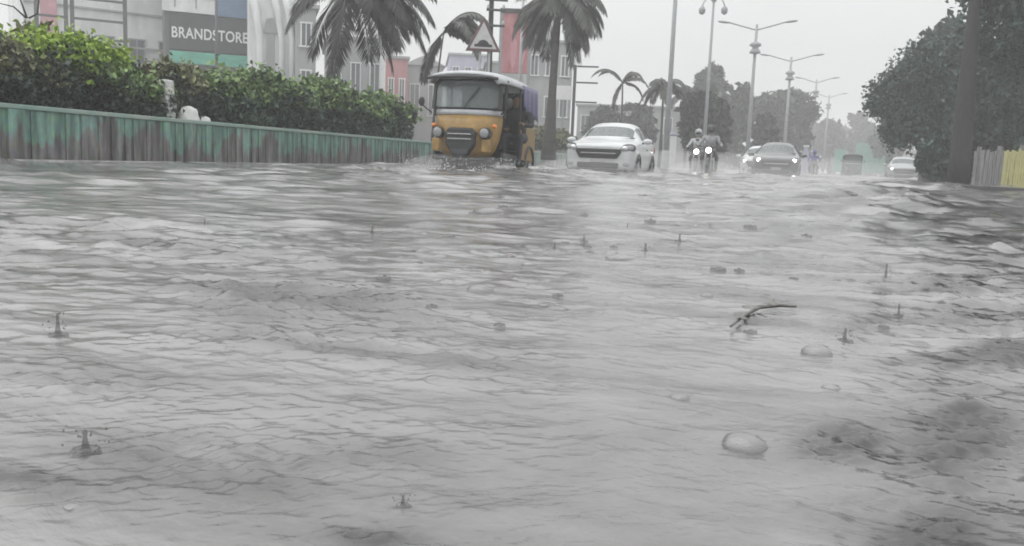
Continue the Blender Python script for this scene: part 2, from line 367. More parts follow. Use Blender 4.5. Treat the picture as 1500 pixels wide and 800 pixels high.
# pavement on the right
k0 = XY(1372, 21); k1 = XY(1580, 15.5)
edge = (k1-k0).normalized(); k2 = k1+edge*30
poly = [(k0.x, k0.y), (k0.x+1.2, k0.y+90), (k2.x+60, k2.y+90), (k2.x+60, k2.y), (k2.x, k2.y)]
pv = MB().prism(poly, 'z', ROAD, .06); tag(pv.build('pavement', M['paving']), kind='structure')
kb = MB()
def strip(mb, a, b, w, z0, z1):
    a, b = Vector(a), Vector(b); t = (b-a).normalized(); nrm = Vector((t.y, -t.x, 0))*w
    mb.prism([(a.x, a.y), (b.x, b.y), (b.x+nrm.x, b.y+nrm.y), (a.x+nrm.x, a.y+nrm.y)], 'z', z0, z1)
strip(kb, k0, k2, .18, ROAD, .09); strip(kb, (k0.x+1.2, k0.y+90, 0), (k0.x, k0.y+.02, 0), .18, ROAD, .088)
tag(kb.build('kerb', M['kerb'], bevel=.01), kind='structure')

# ------------------------------------------------------------------ median wall and planting
wa, wb = G(0, 238.5), G(630, 244.6)
wdir = (wb-wa).normalized(); wn = Vector((wdir.y, -wdir.x, 0))       # wn points to the road side
if wn.x < 0: wn = -wn
WS = lambda s, off=0: wa+wdir*s+wn*off                               # s metres along the wall from the frame's left edge
WZ = wdir.to_2d(); wrot = math.atan2(-wdir.x, wdir.y)
def at_px(px):                                                       # distance along the wall where it crosses column px
    lo, hi = -20, 200
    for _ in range(50):
        m_ = (lo+hi)/2; p = WS(m_); q = RM.transposed() @ (p-CAM); xx = 750+q.x/(-q.z)*F if q.z < 0 else -1e9
        if xx < px: lo = m_
        else: hi = m_
    return lo
wt = thing('median_wall', 'low mossy green and grey concrete wall along the flooded median', 'wall', (wa.x, wa.y, 0), wrot)
# local frame: +Y along the wall, +X to the road
wbdy = MB(); n = 90
L0, L1 = -9.0, 95.0
for i in range(n+1):
    pass
wbdy.box((-.1, (L0+L1)/2, .2), (.2, L1-L0, .72))
s_ = L0
while s_ < L1:
    w_ = RNG.uniform(.06,.22); wbdy.box((.004+RNG.uniform(0,.008), s_, .2), (.02, w_, .70)); s_ += w_+RNG.uniform(.03,.22)
wo = wbdy.build('wall_face', M['wall'], wt)
cp = MB().box((-.1, (L0+L1)/2, .585), (.26, L1-L0, .05)); cp.build('coping', M['coping'], wt, bevel=.008)
for s in np.arange(L0+.5, L1, 2.9):
    MB().box((.012, s, .2), (.05, .22, .71)).build('pier', M['wall'], wt, bevel=.006)
MB().box((.12, (L0+L1)/2, -.01), (.22, L1-L0, .10)).build('plinth', M['plinth'], wt, bevel=.02)
sb = MB().box((-1.25, (L0+L1)/2, .17), (2.1, L1-L0, .64))
so = sb.build('planting_bed', M['soil']); so.location = (wa.x, wa.y, 0); so.rotation_euler = (0,0,wrot); tag(so, kind='structure')

def leafquads(centres, size, flat=0, elong=1.8):
    n = len(centres); a = RNG.normal(size=(n,3)); a[:,2] *= (1-flat); a /= np.linalg.norm(a, axis=1)[:,None]
    b = RNG.normal(size=(n,3)); b -= a*(a*b).sum(1)[:,None]; b /= np.linalg.norm(b, axis=1)[:,None]
    s = size*RNG.uniform(.6,1.35,size=(n,1)); a = a*s*.5*elong; b = b*s*.5
    c = np.asarray(centres); c3 = np.cross(a, b); c3 /= (np.linalg.norm(c3, axis=1)[:,None]+1e-9); lift = c3*s*.12
    return np.stack([c-a-lift, c+b+lift, c+a-lift, c-b+lift], 1)
def blob_points(blobs, n, clump=.16, cl_n=26, shell=.55):
    """leaf centres gathered into clumps spread through ellipsoids (centre, radii), more towards their outside"""
    vol = np.array([b[1][0]*b[1][1]*b[1][2] for b in blobs])**(2/3); vol /= vol.sum(); out = []
    for (c, r), w in zip(blobs, vol):
        k = max(3, int(n*w/cl_n)); d = RNG.normal(size=(k,3)); d /= np.linalg.norm(d, axis=1)[:,None]
        rad = (shell+(1-shell)*RNG.random((k,1)))**.8*RNG.uniform(.82,1.12,(k,1))
        cc = np.array(c)+d*rad*np.array(r)
        g = RNG.normal(size=(k, cl_n, 3))*(clump*np.mean(r))*RNG.uniform(.5,1.3,(k,1,1))
        out.append((cc[:,None,:]+g).reshape(-1,3))
    return np.concatenate(out)
def shrub(name, label, px, back, w, h, n, leaf, mats, group, lime=.25, base_z=.45, depth=.8):
    """bush on the median: foliage and (optionally) a layer of fresh shoots on top"""
    s = at_px(px); p = WS(s, -back); t = thing(name, label, 'bush', (p.x, p.y, base_z), wrot, group)
    blobs = []
    k = max(3, int(w/.45))
    for i in range(k):
        y = (i+.5)/k*w-w/2; hh = h*RNG.uniform(.72,1.05)
        for zf in (.28,.55,.78):
            blobs.append(((RNG.uniform(-.15,.15), y+RNG.uniform(-.1,.1), hh*zf), (depth*.5*RNG.uniform(.8,1.1), w/k*.75, hh*.25)))
    pts = blob_points(blobs, n, .22); pts = pts[pts[:,2] > .02]
    quads('foliage', leafquads(pts, leaf), mats[0], t)
    sh = []
    for i in range(int(w*11)):
        y = RNG.uniform(-w/2, w/2); x = RNG.uniform(-.25,.25); z0 = h*RNG.uniform(.6,.8); L_ = h*RNG.uniform(.2,.5); tx, ty = RNG.uniform(-.25,.25,2)
        for q_ in np.linspace(0, 1, 9): sh.append((x+tx*q_*L_+RNG.normal()*.03, y+ty*q_*L_+RNG.normal()*.03, z0+q_*L_))
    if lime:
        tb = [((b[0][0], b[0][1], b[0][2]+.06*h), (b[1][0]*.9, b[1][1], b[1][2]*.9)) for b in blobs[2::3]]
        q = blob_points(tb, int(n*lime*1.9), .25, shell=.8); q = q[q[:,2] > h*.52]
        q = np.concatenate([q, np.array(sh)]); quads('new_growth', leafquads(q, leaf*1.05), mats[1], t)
    st = MB()
    for i in range(k*2):
        y = RNG.uniform(-w/2, w/2)*.85; st.tube(bez((0,y,-.02), (RNG.uniform(-.1,.1), y, h*.3), (RNG.uniform(-.2,.2), y+RNG.uniform(-.2,.2), h*.75), 5), [.025,.022,.018,.012,.006], 6)
    st.build('stems', M['bark'], t, smooth=True); return t
GB = 'bushes growing along the median wall'
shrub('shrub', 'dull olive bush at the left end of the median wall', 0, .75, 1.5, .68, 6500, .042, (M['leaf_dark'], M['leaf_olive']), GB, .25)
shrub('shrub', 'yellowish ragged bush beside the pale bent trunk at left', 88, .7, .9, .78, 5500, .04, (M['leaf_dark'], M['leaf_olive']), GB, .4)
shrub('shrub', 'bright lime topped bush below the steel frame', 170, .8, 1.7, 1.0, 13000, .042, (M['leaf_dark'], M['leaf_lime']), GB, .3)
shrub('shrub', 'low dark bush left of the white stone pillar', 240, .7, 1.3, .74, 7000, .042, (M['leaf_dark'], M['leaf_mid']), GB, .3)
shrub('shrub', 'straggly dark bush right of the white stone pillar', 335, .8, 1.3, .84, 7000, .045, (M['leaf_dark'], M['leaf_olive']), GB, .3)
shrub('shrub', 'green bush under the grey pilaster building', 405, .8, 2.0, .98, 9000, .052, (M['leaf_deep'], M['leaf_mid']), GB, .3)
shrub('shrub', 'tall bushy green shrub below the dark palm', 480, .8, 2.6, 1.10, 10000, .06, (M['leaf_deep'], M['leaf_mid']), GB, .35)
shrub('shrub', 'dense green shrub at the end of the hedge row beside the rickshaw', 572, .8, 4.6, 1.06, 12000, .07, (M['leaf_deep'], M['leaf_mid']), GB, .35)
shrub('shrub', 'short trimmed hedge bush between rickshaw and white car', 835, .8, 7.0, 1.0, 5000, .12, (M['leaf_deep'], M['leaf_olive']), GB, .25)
# pillar and stones in the bed
p = WS(at_px(275), -.32); t = thing('stone_pillar', 'white rough stone pillar standing behind the median wall', 'pillar', (p.x, p.y, .4), wrot)
b = MB()
for i in range(7): b.box((RNG.uniform(-.015,.015), RNG.uniform(-.015,.015), .08+i*.1), (.15+RNG.uniform(-.03,.03), .15+RNG.uniform(-.03,.03), .11), Matrix.Rotation(RNG.uniform(-.3,.3), 3, 'Z'))
b.build('shaft', M['stone'], t, bevel=.02)
for px, r, lab in ((301, .17, 'rounded white boulder beside the stone pillar'), (325, .10, 'small pale stone right of the white boulder')):
    p = WS(at_px(px), -.28); b = MB().ell((0,0,0), (r*.8, r, r*1.25), nu=16, nv=12)
    b.v = [tuple(Vector(v)*(1+.16*math.sin(9*v[0]/r+3*v[1]/r)*math.cos(4*v[2]/r))) for v in b.v]
    o = b.build('boulder', M['stone'], None, smooth=True); o.location = (p.x, p.y, .52+r*.5); tag(o, lab, 'stone')

# ------------------------------------------------------------------ trees
def tree(name, label, px, d, ytop, cw, ylow, n, leaf, lm, group=None, trunk_r=.18, lean=(0,0), bm='bark', nblob=9, base=ROAD, depthf=.8, pxc=None, ttop=None):
    """broadleaf tree: base under column px at depth d, crown cw px wide between rows ytop and ylow"""
    p = XY(px, d); t = thing(name, label, 'tree', (p.x, p.y, base), 0, group)
    s = S(d); pc = pxc or px; q = P(pc, (ytop+ylow)/2, d)-p
    zt, zl = ZH(pc, ytop, d)-base, ZH(pc, ylow, d)-base; W = cw/s/2; Hh = (zt-zl)/2; C0 = Vector((q.x, q.y, (zt+zl)/2))
    blobs = []
    for i in range(nblob):
        th = 2*math.pi*i/nblob*1.0+RNG.uniform(-.3,.3); k = RNG.uniform(.35,.62); zz = RNG.uniform(-.55,.55)
        blobs.append((np.array((C0.x+W*k*math.cos(th), C0.y+W*depthf*k*math.sin(th), C0.z+Hh*zz)), np.array((W*.42, W*.42*depthf, Hh*RNG.uniform(.32,.5)))))
    blobs.append((np.array(C0), np.array((W*.6, W*.6*depthf, Hh*.8)))); blobs.append((np.array((C0.x, C0.y, C0.z+Hh*.45)), np.array((W*.5, W*.5*depthf, Hh*.5))))
    pts = blob_points(blobs, n, .17, 24, .6)
    quads('crown', leafquads(pts, leaf), lm, t)
    b = MB(); top = Vector((C0.x, C0.y, C0.z-Hh*.2))
    if ttop: top = P(ttop[0], ttop[1], d)-Vector((p.x, p.y, base))
    tr = bez((0,0,-.1), (top.x*.5, top.y*.5, top.z*.5), top, 9) if ttop else bez((0,0,-.1), (C0.x*.3, C0.y*.3, top.z*.5), top, 9); b.tube(tr, [trunk_r*(1.25-.75*i/8) for i in range(9)], 12)
    for c, r in blobs[:-1]: b.tube(bez(tr[7 if ttop else 5], tr[8 if ttop else 6].lerp(Vector(c), .4), Vector(c), 6), [trunk_r*.45*(1-.14*i) for i in range(6)], 7)
    b.build('trunk', M[bm], t, smooth=True); return t
GR = 'trees along the right side of the road'
# big tree over the right pavement, its trunk close
t = tree('shade_tree', 'dark leafy tree with thick leaning trunk beside the slatted fence', 1404, 21, -230, 300, 172, 50000, .09, M['leaf_teal'], GR, .215, pxc=1545, nblob=12, base=.05, depthf=.5, ttop=(1434,-60))
tree('shade_tree', 'round dark crowned tree behind the thick leaning trunk', 1362, 29, 52, 180, 226, 52000, .085, M['leaf_teal'], GR, .3, nblob=11, base=.05, pxc=1362)
tree('shade_tree', 'dark low tree behind the slatted fence at right edge', 1475, 26, 60, 150, 235, 24000, .1, M['leaf_teal'], GR, .2, base=.05)
tree('shade_tree', 'deep green tree top showing above the round dark crown', 1385, 36, 25, 130, 200, 7000, .24, M['leaf_teal'], GR, .25, base=.05)
shr = tree('bush', 'dark undergrowth bush at the foot of the thick trunk', 1372, 24.5, 196, 70, 268, 4200, .12, M['leaf_teal'], None, .05, base=.05); shr['category'] = 'bush'
GM = 'misty trees in the middle distance'
tree('misty_tree', 'grey misty tree behind the motorcycle riders', 1032, 42, 130, 80, 235, 6000, .26, M['leaf_far'], GM, .18)
tree('misty_tree', 'wide rounded pale grey tree crown above the silver car', 1146, 75, 134, 105, 238, 6500, .4, M['leaf_far'], GM, .3, nblob=11)
tree('misty_tree', 'small dark round tree just behind the silver car', 1122, 55, 163, 42, 228, 3000, .26, M['leaf_far'], GM, .12)
tree('misty_tree', 'thin tree with pale top behind the three armed lamp post', 1040, 70, 92, 60, 160, 2500, .34, M['leaf_far'], GM, .2)
tree('misty_tree', 'low grey tree right of the tall plain pole', 1078, 66, 122, 60, 225, 3500, .32, M['leaf_far'], GM, .2)
tree('misty_tree', 'faded tree left of the tall plain pole', 940, 60, 148, 60, 215, 3000, .3, M['leaf_far'], GM, .2)
tree('misty_tree', 'faded tree above the white car roof', 885, 62, 152, 60, 222, 3000, .3, M['leaf_far'], GM, .2)
GF = 'faint trees at the far end of the road'
for px, d, yt, cw, yl, lab in ((1215,120,172,50,238,'faint tree left of the distant dark rickshaw'), (1262,125,164,58,236,'faint tree above the distant dark rickshaw'),
                        (1300,95,168,60,240,'faint tree beside the left edge of the round dark tree'), (1182,140,170,46,236,'faint tree right of the wide pale tree'), (1240,170,186,60,240,'faintest tree at the road end')):
    tree('far_tree', lab, px, d, yt, cw, yl, 2600, .5, M['leaf_far'], GF, .25)
def woods(name, label, px0, px1, d, y0, y1, n, leaf, m):
    out = []
    for px in np.arange(px0, px1, 14):
        c = XY(px, d*RNG.uniform(.93,1.1)); h = ZH(px, y0+(y1-y0)*(px-px0)/(px1-px0)+RNG.uniform(-6,6), d); w_ = 16/S(d)
        out.append((np.array((c.x, c.y, h*.45)), np.array((w_, w_*1.3, h*.55))))
    o = quads(name, leafquads(blob_points(out, n, .2, 24, .4), leaf), M[m]); return tag(o, label, 'woods', None, 'stuff')
woods('distant_woods', 'pale low woods far behind the traffic', 760, 1420, 165, 208, 214, 9000, .8, 'leaf_far')
woods('distant_woods', 'misty undergrowth behind the motorcycles and small palms', 830, 1110, 85, 206, 212, 7000, .42, 'leaf_far')
woods('undergrowth', 'dark undergrowth filling the gap behind the slatted fence', 1385, 1640, 27, 196, 190, 14000, .1, 'leaf_teal')
# twisted pale tree at the left edge
d = 10.6; p = XY(30, d); t = thing('bent_tree', 'bare pale bent trunk with twisting branches at the left edge', 'tree', (p.x, p.y, .4))
b = MB(); loc = lambda px, py, dd=d: P(px, py, dd)-Vector((p.x, p.y, .4))
b.tube([loc(22,165), loc(28,115), loc(38,90), loc(44,70), loc(48,50), loc(40,28)], [.06,.055,.05,.045,.035,.025], 9)
b.build('trunk', M['bark_pale'], t, smooth=True); b = MB()
for a, c, e in (((40,28),(55,20),(60,-30)), ((48,50),(58,40),(78,30)), ((40,28),(20,10),(0,5)), ((40,28),(30,0),(22,-40)), ((44,70),(20,60),(-20,72))):
    b.tube([loc(*a), loc(*c, d+.1), loc(*e, d-.1)], [.013,.009,.005], 6)
b.build('branches', M['bark'], t, smooth=True)
pts = blob_points([(np.array(loc(10,55)), np.array((.35,.35,.16))), (np.array(loc(-20,80)), np.array((.3,.3,.2))), (np.array(loc(62,45)), np.array((.14,.2,.1)))], 700, .25)
quads('crown', leafquads(pts, .07), M['leaf_olive'], t)

def palm(label, px, d, ycrown, nfr, flen, trunk_r, group, mats=('frond','palm_trunk'), base=ROAD, pxc=None, dirs=None, droop=.9, leaf=.42, lw=.028, seed=1):
    """palm: crown centre at pixel (pxc, ycrown); fronds arch out and droop, each a rib with two rows of leaflets"""
    rg = np.random.default_rng(seed); p = XY(px, d); t = thing('palm_tree', label, 'palm', (p.x, p.y, base), 0, group)
    pc = pxc or px; top = P(pc, ycrown, d)-Vector((p.x, p.y, base))
    b = MB(); tr = bez((0,0,-.1), (top.x*.2, top.y*.2, top.z*.55), top, 12); b.tube(tr, [trunk_r*(1.3-.5*min(1, i/4)-.03*i) for i in range(12)], 12)
    b.build('trunk', M[mats[1]], t, smooth=True)
    for i in range(nfr):
        az, el = dirs[i] if dirs else (2*math.pi*i*.382+rg.uniform(-.2,.2), R(rg.uniform(-5,65)))
        L_ = flen*rg.uniform(.85,1.12); D = Vector((math.cos(az)*math.cos(el), math.sin(az)*math.cos(el), math.sin(el)))
        rib = []; q = Vector(top); vdir = D.copy(); ns = 22
        for k in range(ns):
            rib.append(q.copy()); q = q+vdir*(L_/ns); vdir = (vdir+Vector((0,0,-droop*(.5+k/ns)/ns*1.9))).normalized()
        qs = []
        side = D.cross(Vector((0,0,1))); side = side.normalized() if side.length > .05 else Vector((1,0,0))
        for k in range(2, ns-1):
            tg = (rib[k+1]-rib[k]).normalized(); u = k/ns; ll = leaf*(math.sin(math.pi*min(1, .14+u*.86))**.6)*(1 if u < .85 else .75)
            for sg in (-1, 1):
              for sub in (0, .33, .66):
                o = rib[k].lerp(rib[k+1], sub); dv = (side*sg*.8+tg*.6+Vector((0,0,-.25-.55*rg.random()))).normalized()
                tip = o+dv*ll*rg.uniform(.8,1.1)+Vector((0,0,-ll*.18)); wv = tg*lw
                mid = o.lerp(tip, .5)+Vector((0,0,ll*.04))
                qs.append([o-wv*.5, mid-wv, tip, mid+wv])
        fr = quads('frond', np.array(qs), M[mats[0]], t)
        MB().tube(rib, [.028*(1-.9*k/ns)+.003 for k in range(ns)], 5).build('rib', M['palm_trunk'], fr, smooth=True)
    return t
GP = 'palms on the median'
c_ = math.pi
palm('dark feathery palm with long drooping fronds above the hedge row', 469, 21, -28, 27, 2.5, .10, GP, ('frond_dark','palm_trunk'), .4, pxc=516, seed=3, droop=1.05, leaf=.60, lw=.032,
     dirs=[(0,R(20)),(-.3,R(5)),(.3,R(0)),(.1,R(-12)),(-.6,R(-22)),(.7,R(-25)),(.0,R(-35)),(-1.2,R(-20)),(1.3,R(-10)),(2.3,R(-20)),(-2.4,R(-8)),(3.1,R(15)),(1.7,R(40)),(-.2,R(45)),(.5,R(30)),(.15,R(10)),(-.15,R(-20)),(.4,R(-45)),(-.5,R(-50)),(3.0,R(-30)),(2.7,R(-55)),(.25,R(-5)),(-.35,R(-12)),(.55,R(-10)),(.05,R(33)),(-.8,R(10)),(.9,R(5))])
palm('young slim palm arching over beside the warning sign', 632, 24, 48, 6, 1.7, .045, GP, ('frond','palm_trunk'), .4, pxc=650, seed=5, droop=1.5, leaf=.42, lw=.045,
     dirs=[(0,R(55)),(.3,R(35)),(-.5,R(40)),(.9,R(60)),(2.8,R(-30)),(-.1,R(15))])
palm('tall stout palm with ragged grey crown behind the rickshaw', 803, 27, -2, 30, 2.1, .19, GP, ('frond','palm_trunk'), .4, pxc=820, seed=8, droop=1.35, leaf=.62, lw=.036,
     dirs=[(0,R(30)),(.4,R(5)),(-.4,R(0)),(.1,R(-25)),(-.8,R(-20)),(.8,R(-35)),(2.9,R(20)),(2.5,R(-10)),(-2.7,R(-25)),(3.1,R(-40)),(1.6,R(50)),(-1.5,R(20)),(-.1,R(-48)),(3.5,R(0)),(.2,R(60)),(-2.2,R(40)),(1.2,R(-10)),(.0,R(-10)),(.25,R(-35)),(-.25,R(-60)),(2.8,R(-5)),(3.3,R(-25)),(2.6,R(-55)),(-.6,R(5)),(.15,R(15)),(-.1,R(-30)),(3.0,R(-15)),(2.7,R(10)),(.5,R(-50)),(3.4,R(-45))])
palm('small palm with one long frond arching over to the left', 908, 38, 122, 7, 1.75, .07, GP, ('frond','palm_trunk'), .3, pxc=912, seed=11, droop=1.6, leaf=.22,
     dirs=[(c_,R(62)),(c_+.2,R(58)),(0,R(40)),(.4,R(10)),(-.6,R(50)),(2.2,R(-10)),(1.2,R(60))])
palm('short drooping palm at the foot of the tall plain pole', 966, 40, 126, 11, 1.5, .09, GP, ('frond','palm_trunk'), .3, pxc=972, seed=14, droop=1.5, leaf=.4, lw=.04)
palm('faint palm between the tall plain pole and lamp post', 1003, 52, 140, 9, 1.8, .10, GP, ('frond','palm_trunk'), .2, seed=17, droop=1.4, leaf=.45, lw=.045)

# ------------------------------------------------------------------ buildings
def building(name, label, px0, px1, ytop, d, dep, wm, cols=0, rows=0, yaw=0, roof='flat', win='window', ybot=None):
    pm = (px0+px1)/2; p = XY(pm, d); w = (px1-px0)/S(d); h = ZH(pm, ytop, d)-ROAD
    t = thing(name, label, 'building', (p.x, p.y, ROAD), toward(pm)+yaw)
    MB().box((0, dep/2, h/2), (w, dep, h)).build('walls', wm, t, bevel=.03)
    rf = MB()
    if roof == 'flat': rf.box((0, dep/2, h+.09), (w+.3, dep+.3, .18))
    else: rf.prism([(-w/2-.25, h+.002), (w/2+.25, h+.002), (0, h+w*.28)], 'y', -.25, dep+.25)
    rf.build('roof', M['plaster_grey'], t, bevel=.02)
    if cols:
        z0 = 2.6; fh = (h-z0)/rows
        for i in range(cols):
            for j in range(rows):
                x = (i+.5)/cols*w-w/2; z = z0+(j+.45)*fh; ww, wh = w/cols*.5, fh*.5
                f = MB()
                f.box((x, -.03, z+wh/2), (ww+.12, .1, .07)); f.box((x, -.045, z-wh/2), (ww+.2, .14, .07)); f.box((x-ww/2, -.03, z), (.06, .1, wh-.07)); f.box((x+ww/2, -.03, z), (.06, .1, wh-.07)); f.box((x, -.02, z), (.04, .07, wh-.07))
                o = f.build('window', M['plaster_white'] if wm is not M['plaster_white'] else M['grey_metal'], t)
                MB().box((x, -.004, z), (ww-.06, .03, wh-.07)).build('pane', M[win], o)
    return t, w, h
a, w, h = building('office_building', 'wide pale grey building behind the steel frame', 55, 262, -120, 46, 10, M['plaster_white'], 5, 2, .15)
for x, ww, mm, nm in ((-w/2+1.15, .75, 'pink_panel', 'pink_panel'), (w/2-.35, .35, 'yellow_paint', 'yellow_pilaster')): MB().box((x, -.06, h/2), (ww, .14, h-.4)).build(nm, M[mm], a, bevel=.01)
for z in (3.2, 5.6, 7.4): MB().box((0, -.05, z), (w, .1, .09)).build('ledge', M['plaster_grey'], a)
# steel frame in front of it
d = 40; p0 = XY(122, d); t = thing('steel_frame', 'empty dark steel hoarding frame of bars rising over the bushes', 'frame', (p0.x, p0.y, ROAD), toward(122)); s = S(d)
def bar(nm, x0, z0, x1, z1, r=.07): MB().box(((x0+x1)/2, 0, (z0+z1)/2), (abs(x1-x0)+r*2, .14, abs(z1-z0)+r*2)).build(nm, M['dark_metal'], t, bevel=.01)
zt = ZH(122, 2, d)-ROAD; zm = ZH(122, 31, d)-ROAD
for px in (67, 104, 112, 181): bar('post', (px-122)/s, 0, (px-122)/s, zt+.6, .09)
for (xa, xb) in ((67,104),(112,181)):
    for z in (zt, zm, ZH(122,58,d)-ROAD): bar('rail', (xa-122)/s+.14, z, (xb-122)/s-.14, z, .05)
bar('crossbar', (67-122)/s, zt+.75, (181-122)/s, zt+.75, .06)
# shop with fascia sign
d = 42; a, w, h = building('shop_building', 'dark fronted shop with white lettered fascia sign and teal band', 248, 372, -60, d, 8, M['plaster_dark'], 0, 0, .06)
s = S(d); pm = 310; zl = lambda py: ZH(pm, py, d)-ROAD
MB().box((-.05, -.12, (zl(30)+zl(79))/2), (108/s, .2, zl(30)-zl(79))).build('sign_board', M['sign_black'], a, bevel=.02)
MB().box((-.05, -.10, (zl(81)+zl(98))/2), (108/s, .26, zl(81)-zl(98))).build('teal_fascia', M['teal_panel'], a, bevel=.02)
MB().box((.95, -.05, (zl(-40)+zl(27))/2), (52/s, .12, zl(-40)-zl(27))).build('blue_panel', M['blue_panel'], a)
MB().box((-1.0, -.06, (zl(-40)+zl(26))/2), (70/s, .14, zl(-40)-zl(26))).build('upper_wall', M['plaster_white'], a)
for px in (262, 290): MB().box(((px-310)/s, -.15, (zl(-40)+zl(20))/2), (.06, .06, zl(-40)-zl(20))).build('mullion', M['grey_metal'], a)
MB().box((-1.0, -.15, zl(4)), (70/s, .06, .07)).build('mullion', M['dark_metal'], a)
def text(body, size, parent, loc, m, name='lettering', width=None):
    cu = bpy.data.curves.new(name, 'FONT'); cu.body = body; cu.size = size; cu.extrude = .015; cu.align_x = 'CENTER'; cu.align_y = 'CENTER'; cu.space_character = 1.05; cu.offset = .012
    tmp = bpy.data.objects.new(name, cu); COL.objects.link(tmp); bpy.context.view_layer.update()
    me = bpy.data.meshes.new_from_object(tmp.evaluated_get(bpy.context.evaluated_depsgraph_get())); bpy.data.objects.remove(tmp)
    xs = [v.co.x for v in me.vertices]
    if width: k = width/(max(xs)-min(xs)); me.transform(Matrix.Diagonal((k,1,1,1)))
    me.transform(Matrix.Rotation(R(90), 4, 'X')); me.materials.clear(); me.materials.append(m)
    o = bpy.data.objects.new(name, me); COL.objects.link(o); o.parent = parent; o.location = loc; return o
text('BRANDSTORE', 21/s, a, (-.05, -.24, zl(56)), M['sign_white'], width=103/s)
t = thing('utility_pole', 'thin dark pole standing in front of the shop sign', 'pole', tuple(XY(318, 38)+Vector((0,0,ROAD)))); MB().tube([(0,0,0), (0,0,4), (0,0,9)], [.07,.065,.06], 10).build('shaft', M['dark_metal'], t, smooth=True)
MB().lathe([(.0,0),(.16,0),(.16,.06),(.09,.12),(.0,.12)]).build('foot', M['dark_metal'], t)
# white building with draped entrance and dark doorway
d = 40; a, w, h = building('plaster_building', 'bright white plaster building with recessed dark doorway', 366, 434, -90, d, 7, M['plaster_white'], 0, 0, .05); s = S(d); zl = lambda py: ZH(400, py, d)-ROAD
MB().box(((396-400)/s, -.03, (zl(50)+zl(105))/2), (11/s, .1, zl(50)-zl(105))).build('doorway', M['plaster_grey'], a)
MB().prism([((386-400)/s, zl(52)), ((406-400)/s, zl(52)), ((400-400)/s, zl(30)), ((390-400)/s, zl(33))], 'y', -.12, -.01).build('gable_panel', M['plaster_grey'], a)
for px, wd in ((381,.34),(411,.3),(426,.3)): MB().tube([((px-400)/s, -.12, 0), ((px-400)/s, -.14, zl(60)), ((px-400-6)/s, -.12, zl(20)), ((px-400-16)/s, -.1, zl(-20))], [wd*.5,wd*.45,wd*.5,wd*.62], 12).build('column', M['plaster_white'], a, smooth=True)
a, w, h = building('tower_block', 'narrow grey clad block right of the white building', 433, 461, 17, 39, 5, M['plaster_grey'], 1, 2, .05)
a, w, h = building('row_house', 'grey building half hidden behind the dark palm fronds', 478, 560, 62, 48, 8, M['plaster_grey'], 3, 1, .05)
MB().box((w/2-.1, -.1, h/2), (.3, .25, h)).build('white_pilaster', M['plaster_white'], a)
a, w, h = building('pink_house', 'small faded pink building at the end of the hedge', 563, 594, 88, 60, 7, M['plaster_pink'], 2, 1, .05)
a, w, h = building('gabled_house', 'grey gabled house left of the young slim palm', 592, 645, 98, 66, 8, M['plaster_grey'], 2, 1, .05, 'gable')
a, w, h = building('lilac_building', 'pale lilac building behind the warning sign', 655, 708, 84, 70, 9, M['plaster_lilac'], 3, 2, .05)
a, w, h = building('grey_block', 'grey building behind the stout palm trunk', 766, 832, 66, 52, 8, M['plaster_grey'], 3, 2, .05)
a, w, h = building('low_shed', 'long low grey building behind the small palms', 842, 1010, 158, 72, 8, M['plaster_grey'], 7, 1, .0)
a, w, h = building('grey_house', 'far grey house right of the red hoarding', 708, 770, 96, 62, 8, M['plaster_grey'], 3, 1, .05)
# red hoarding with pale figure shapes
d = 34; p = XY(748, d); s = S(d); t = thing('red_hoarding', 'tall red advertising hoarding with pale pink shapes on two posts', 'billboard', (p.x, p.y, ROAD), toward(748)); zl = lambda py: ZH(748, py, d)-ROAD
MB().box((0, 0, (zl(24)+zl(109))/2), (40/s, .14, zl(24)-zl(109))).build('panel', M['red_panel'], t, bevel=.01)
for pg in ([(-7,60),(-2,56),(3,66),(1,96),(-3,104),(-6,92)],[(6,62),(12,58),(15,80),(12,98),(8,90)]):
    MB().prism([(x/s, zl(y)) for x, y in pg], 'y', -.085, -.0705).build('pale_shape', M['pink_panel'], t)
MB().box((0, -.02, zl(21)), (46/s, .2, .16)).build('cap_rail', M['dark_metal'], t); 
for x in (-21/s, 21/s): MB().box((x, 0, zl(22)/2), (.12, .18, zl(22))).build('post', M['grey_metal'], t)
# white name board on a post, gantry
d = 40; p = XY(821, d); s = S(d); t = thing('name_board', 'small white board on a post beside the stout palm', 'sign', (p.x, p.y, ROAD), toward(821)); zl = lambda py: ZH(821, py, d)-ROAD
MB().box((0,0,(zl(127)+zl(147))/2), (24/s, .06, zl(127)-zl(147))).build('board', M['sign_white'], t, bevel=.01); MB().tube([(0,.06,0),(0,.06,zl(130))], .05, 8).build('post', M['grey_metal'], t)
d = 39; p = XY(836, d); s = S(d); t = thing('gantry_frame', 'thin dark portal frame of poles left of the small palm', 'frame', (p.x, p.y, ROAD), toward(836)); zl = lambda py: ZH(836, py, d)-ROAD
MB().box((0,0,zl(97)/2), (.14,.14,zl(97))).build('post', M['dark_metal'], t)
for py in (99, 122, 150): MB().box((18/s, 0, zl(py)), (36/s-.16, .07, .07)).build('arm', M['dark_metal'], t)

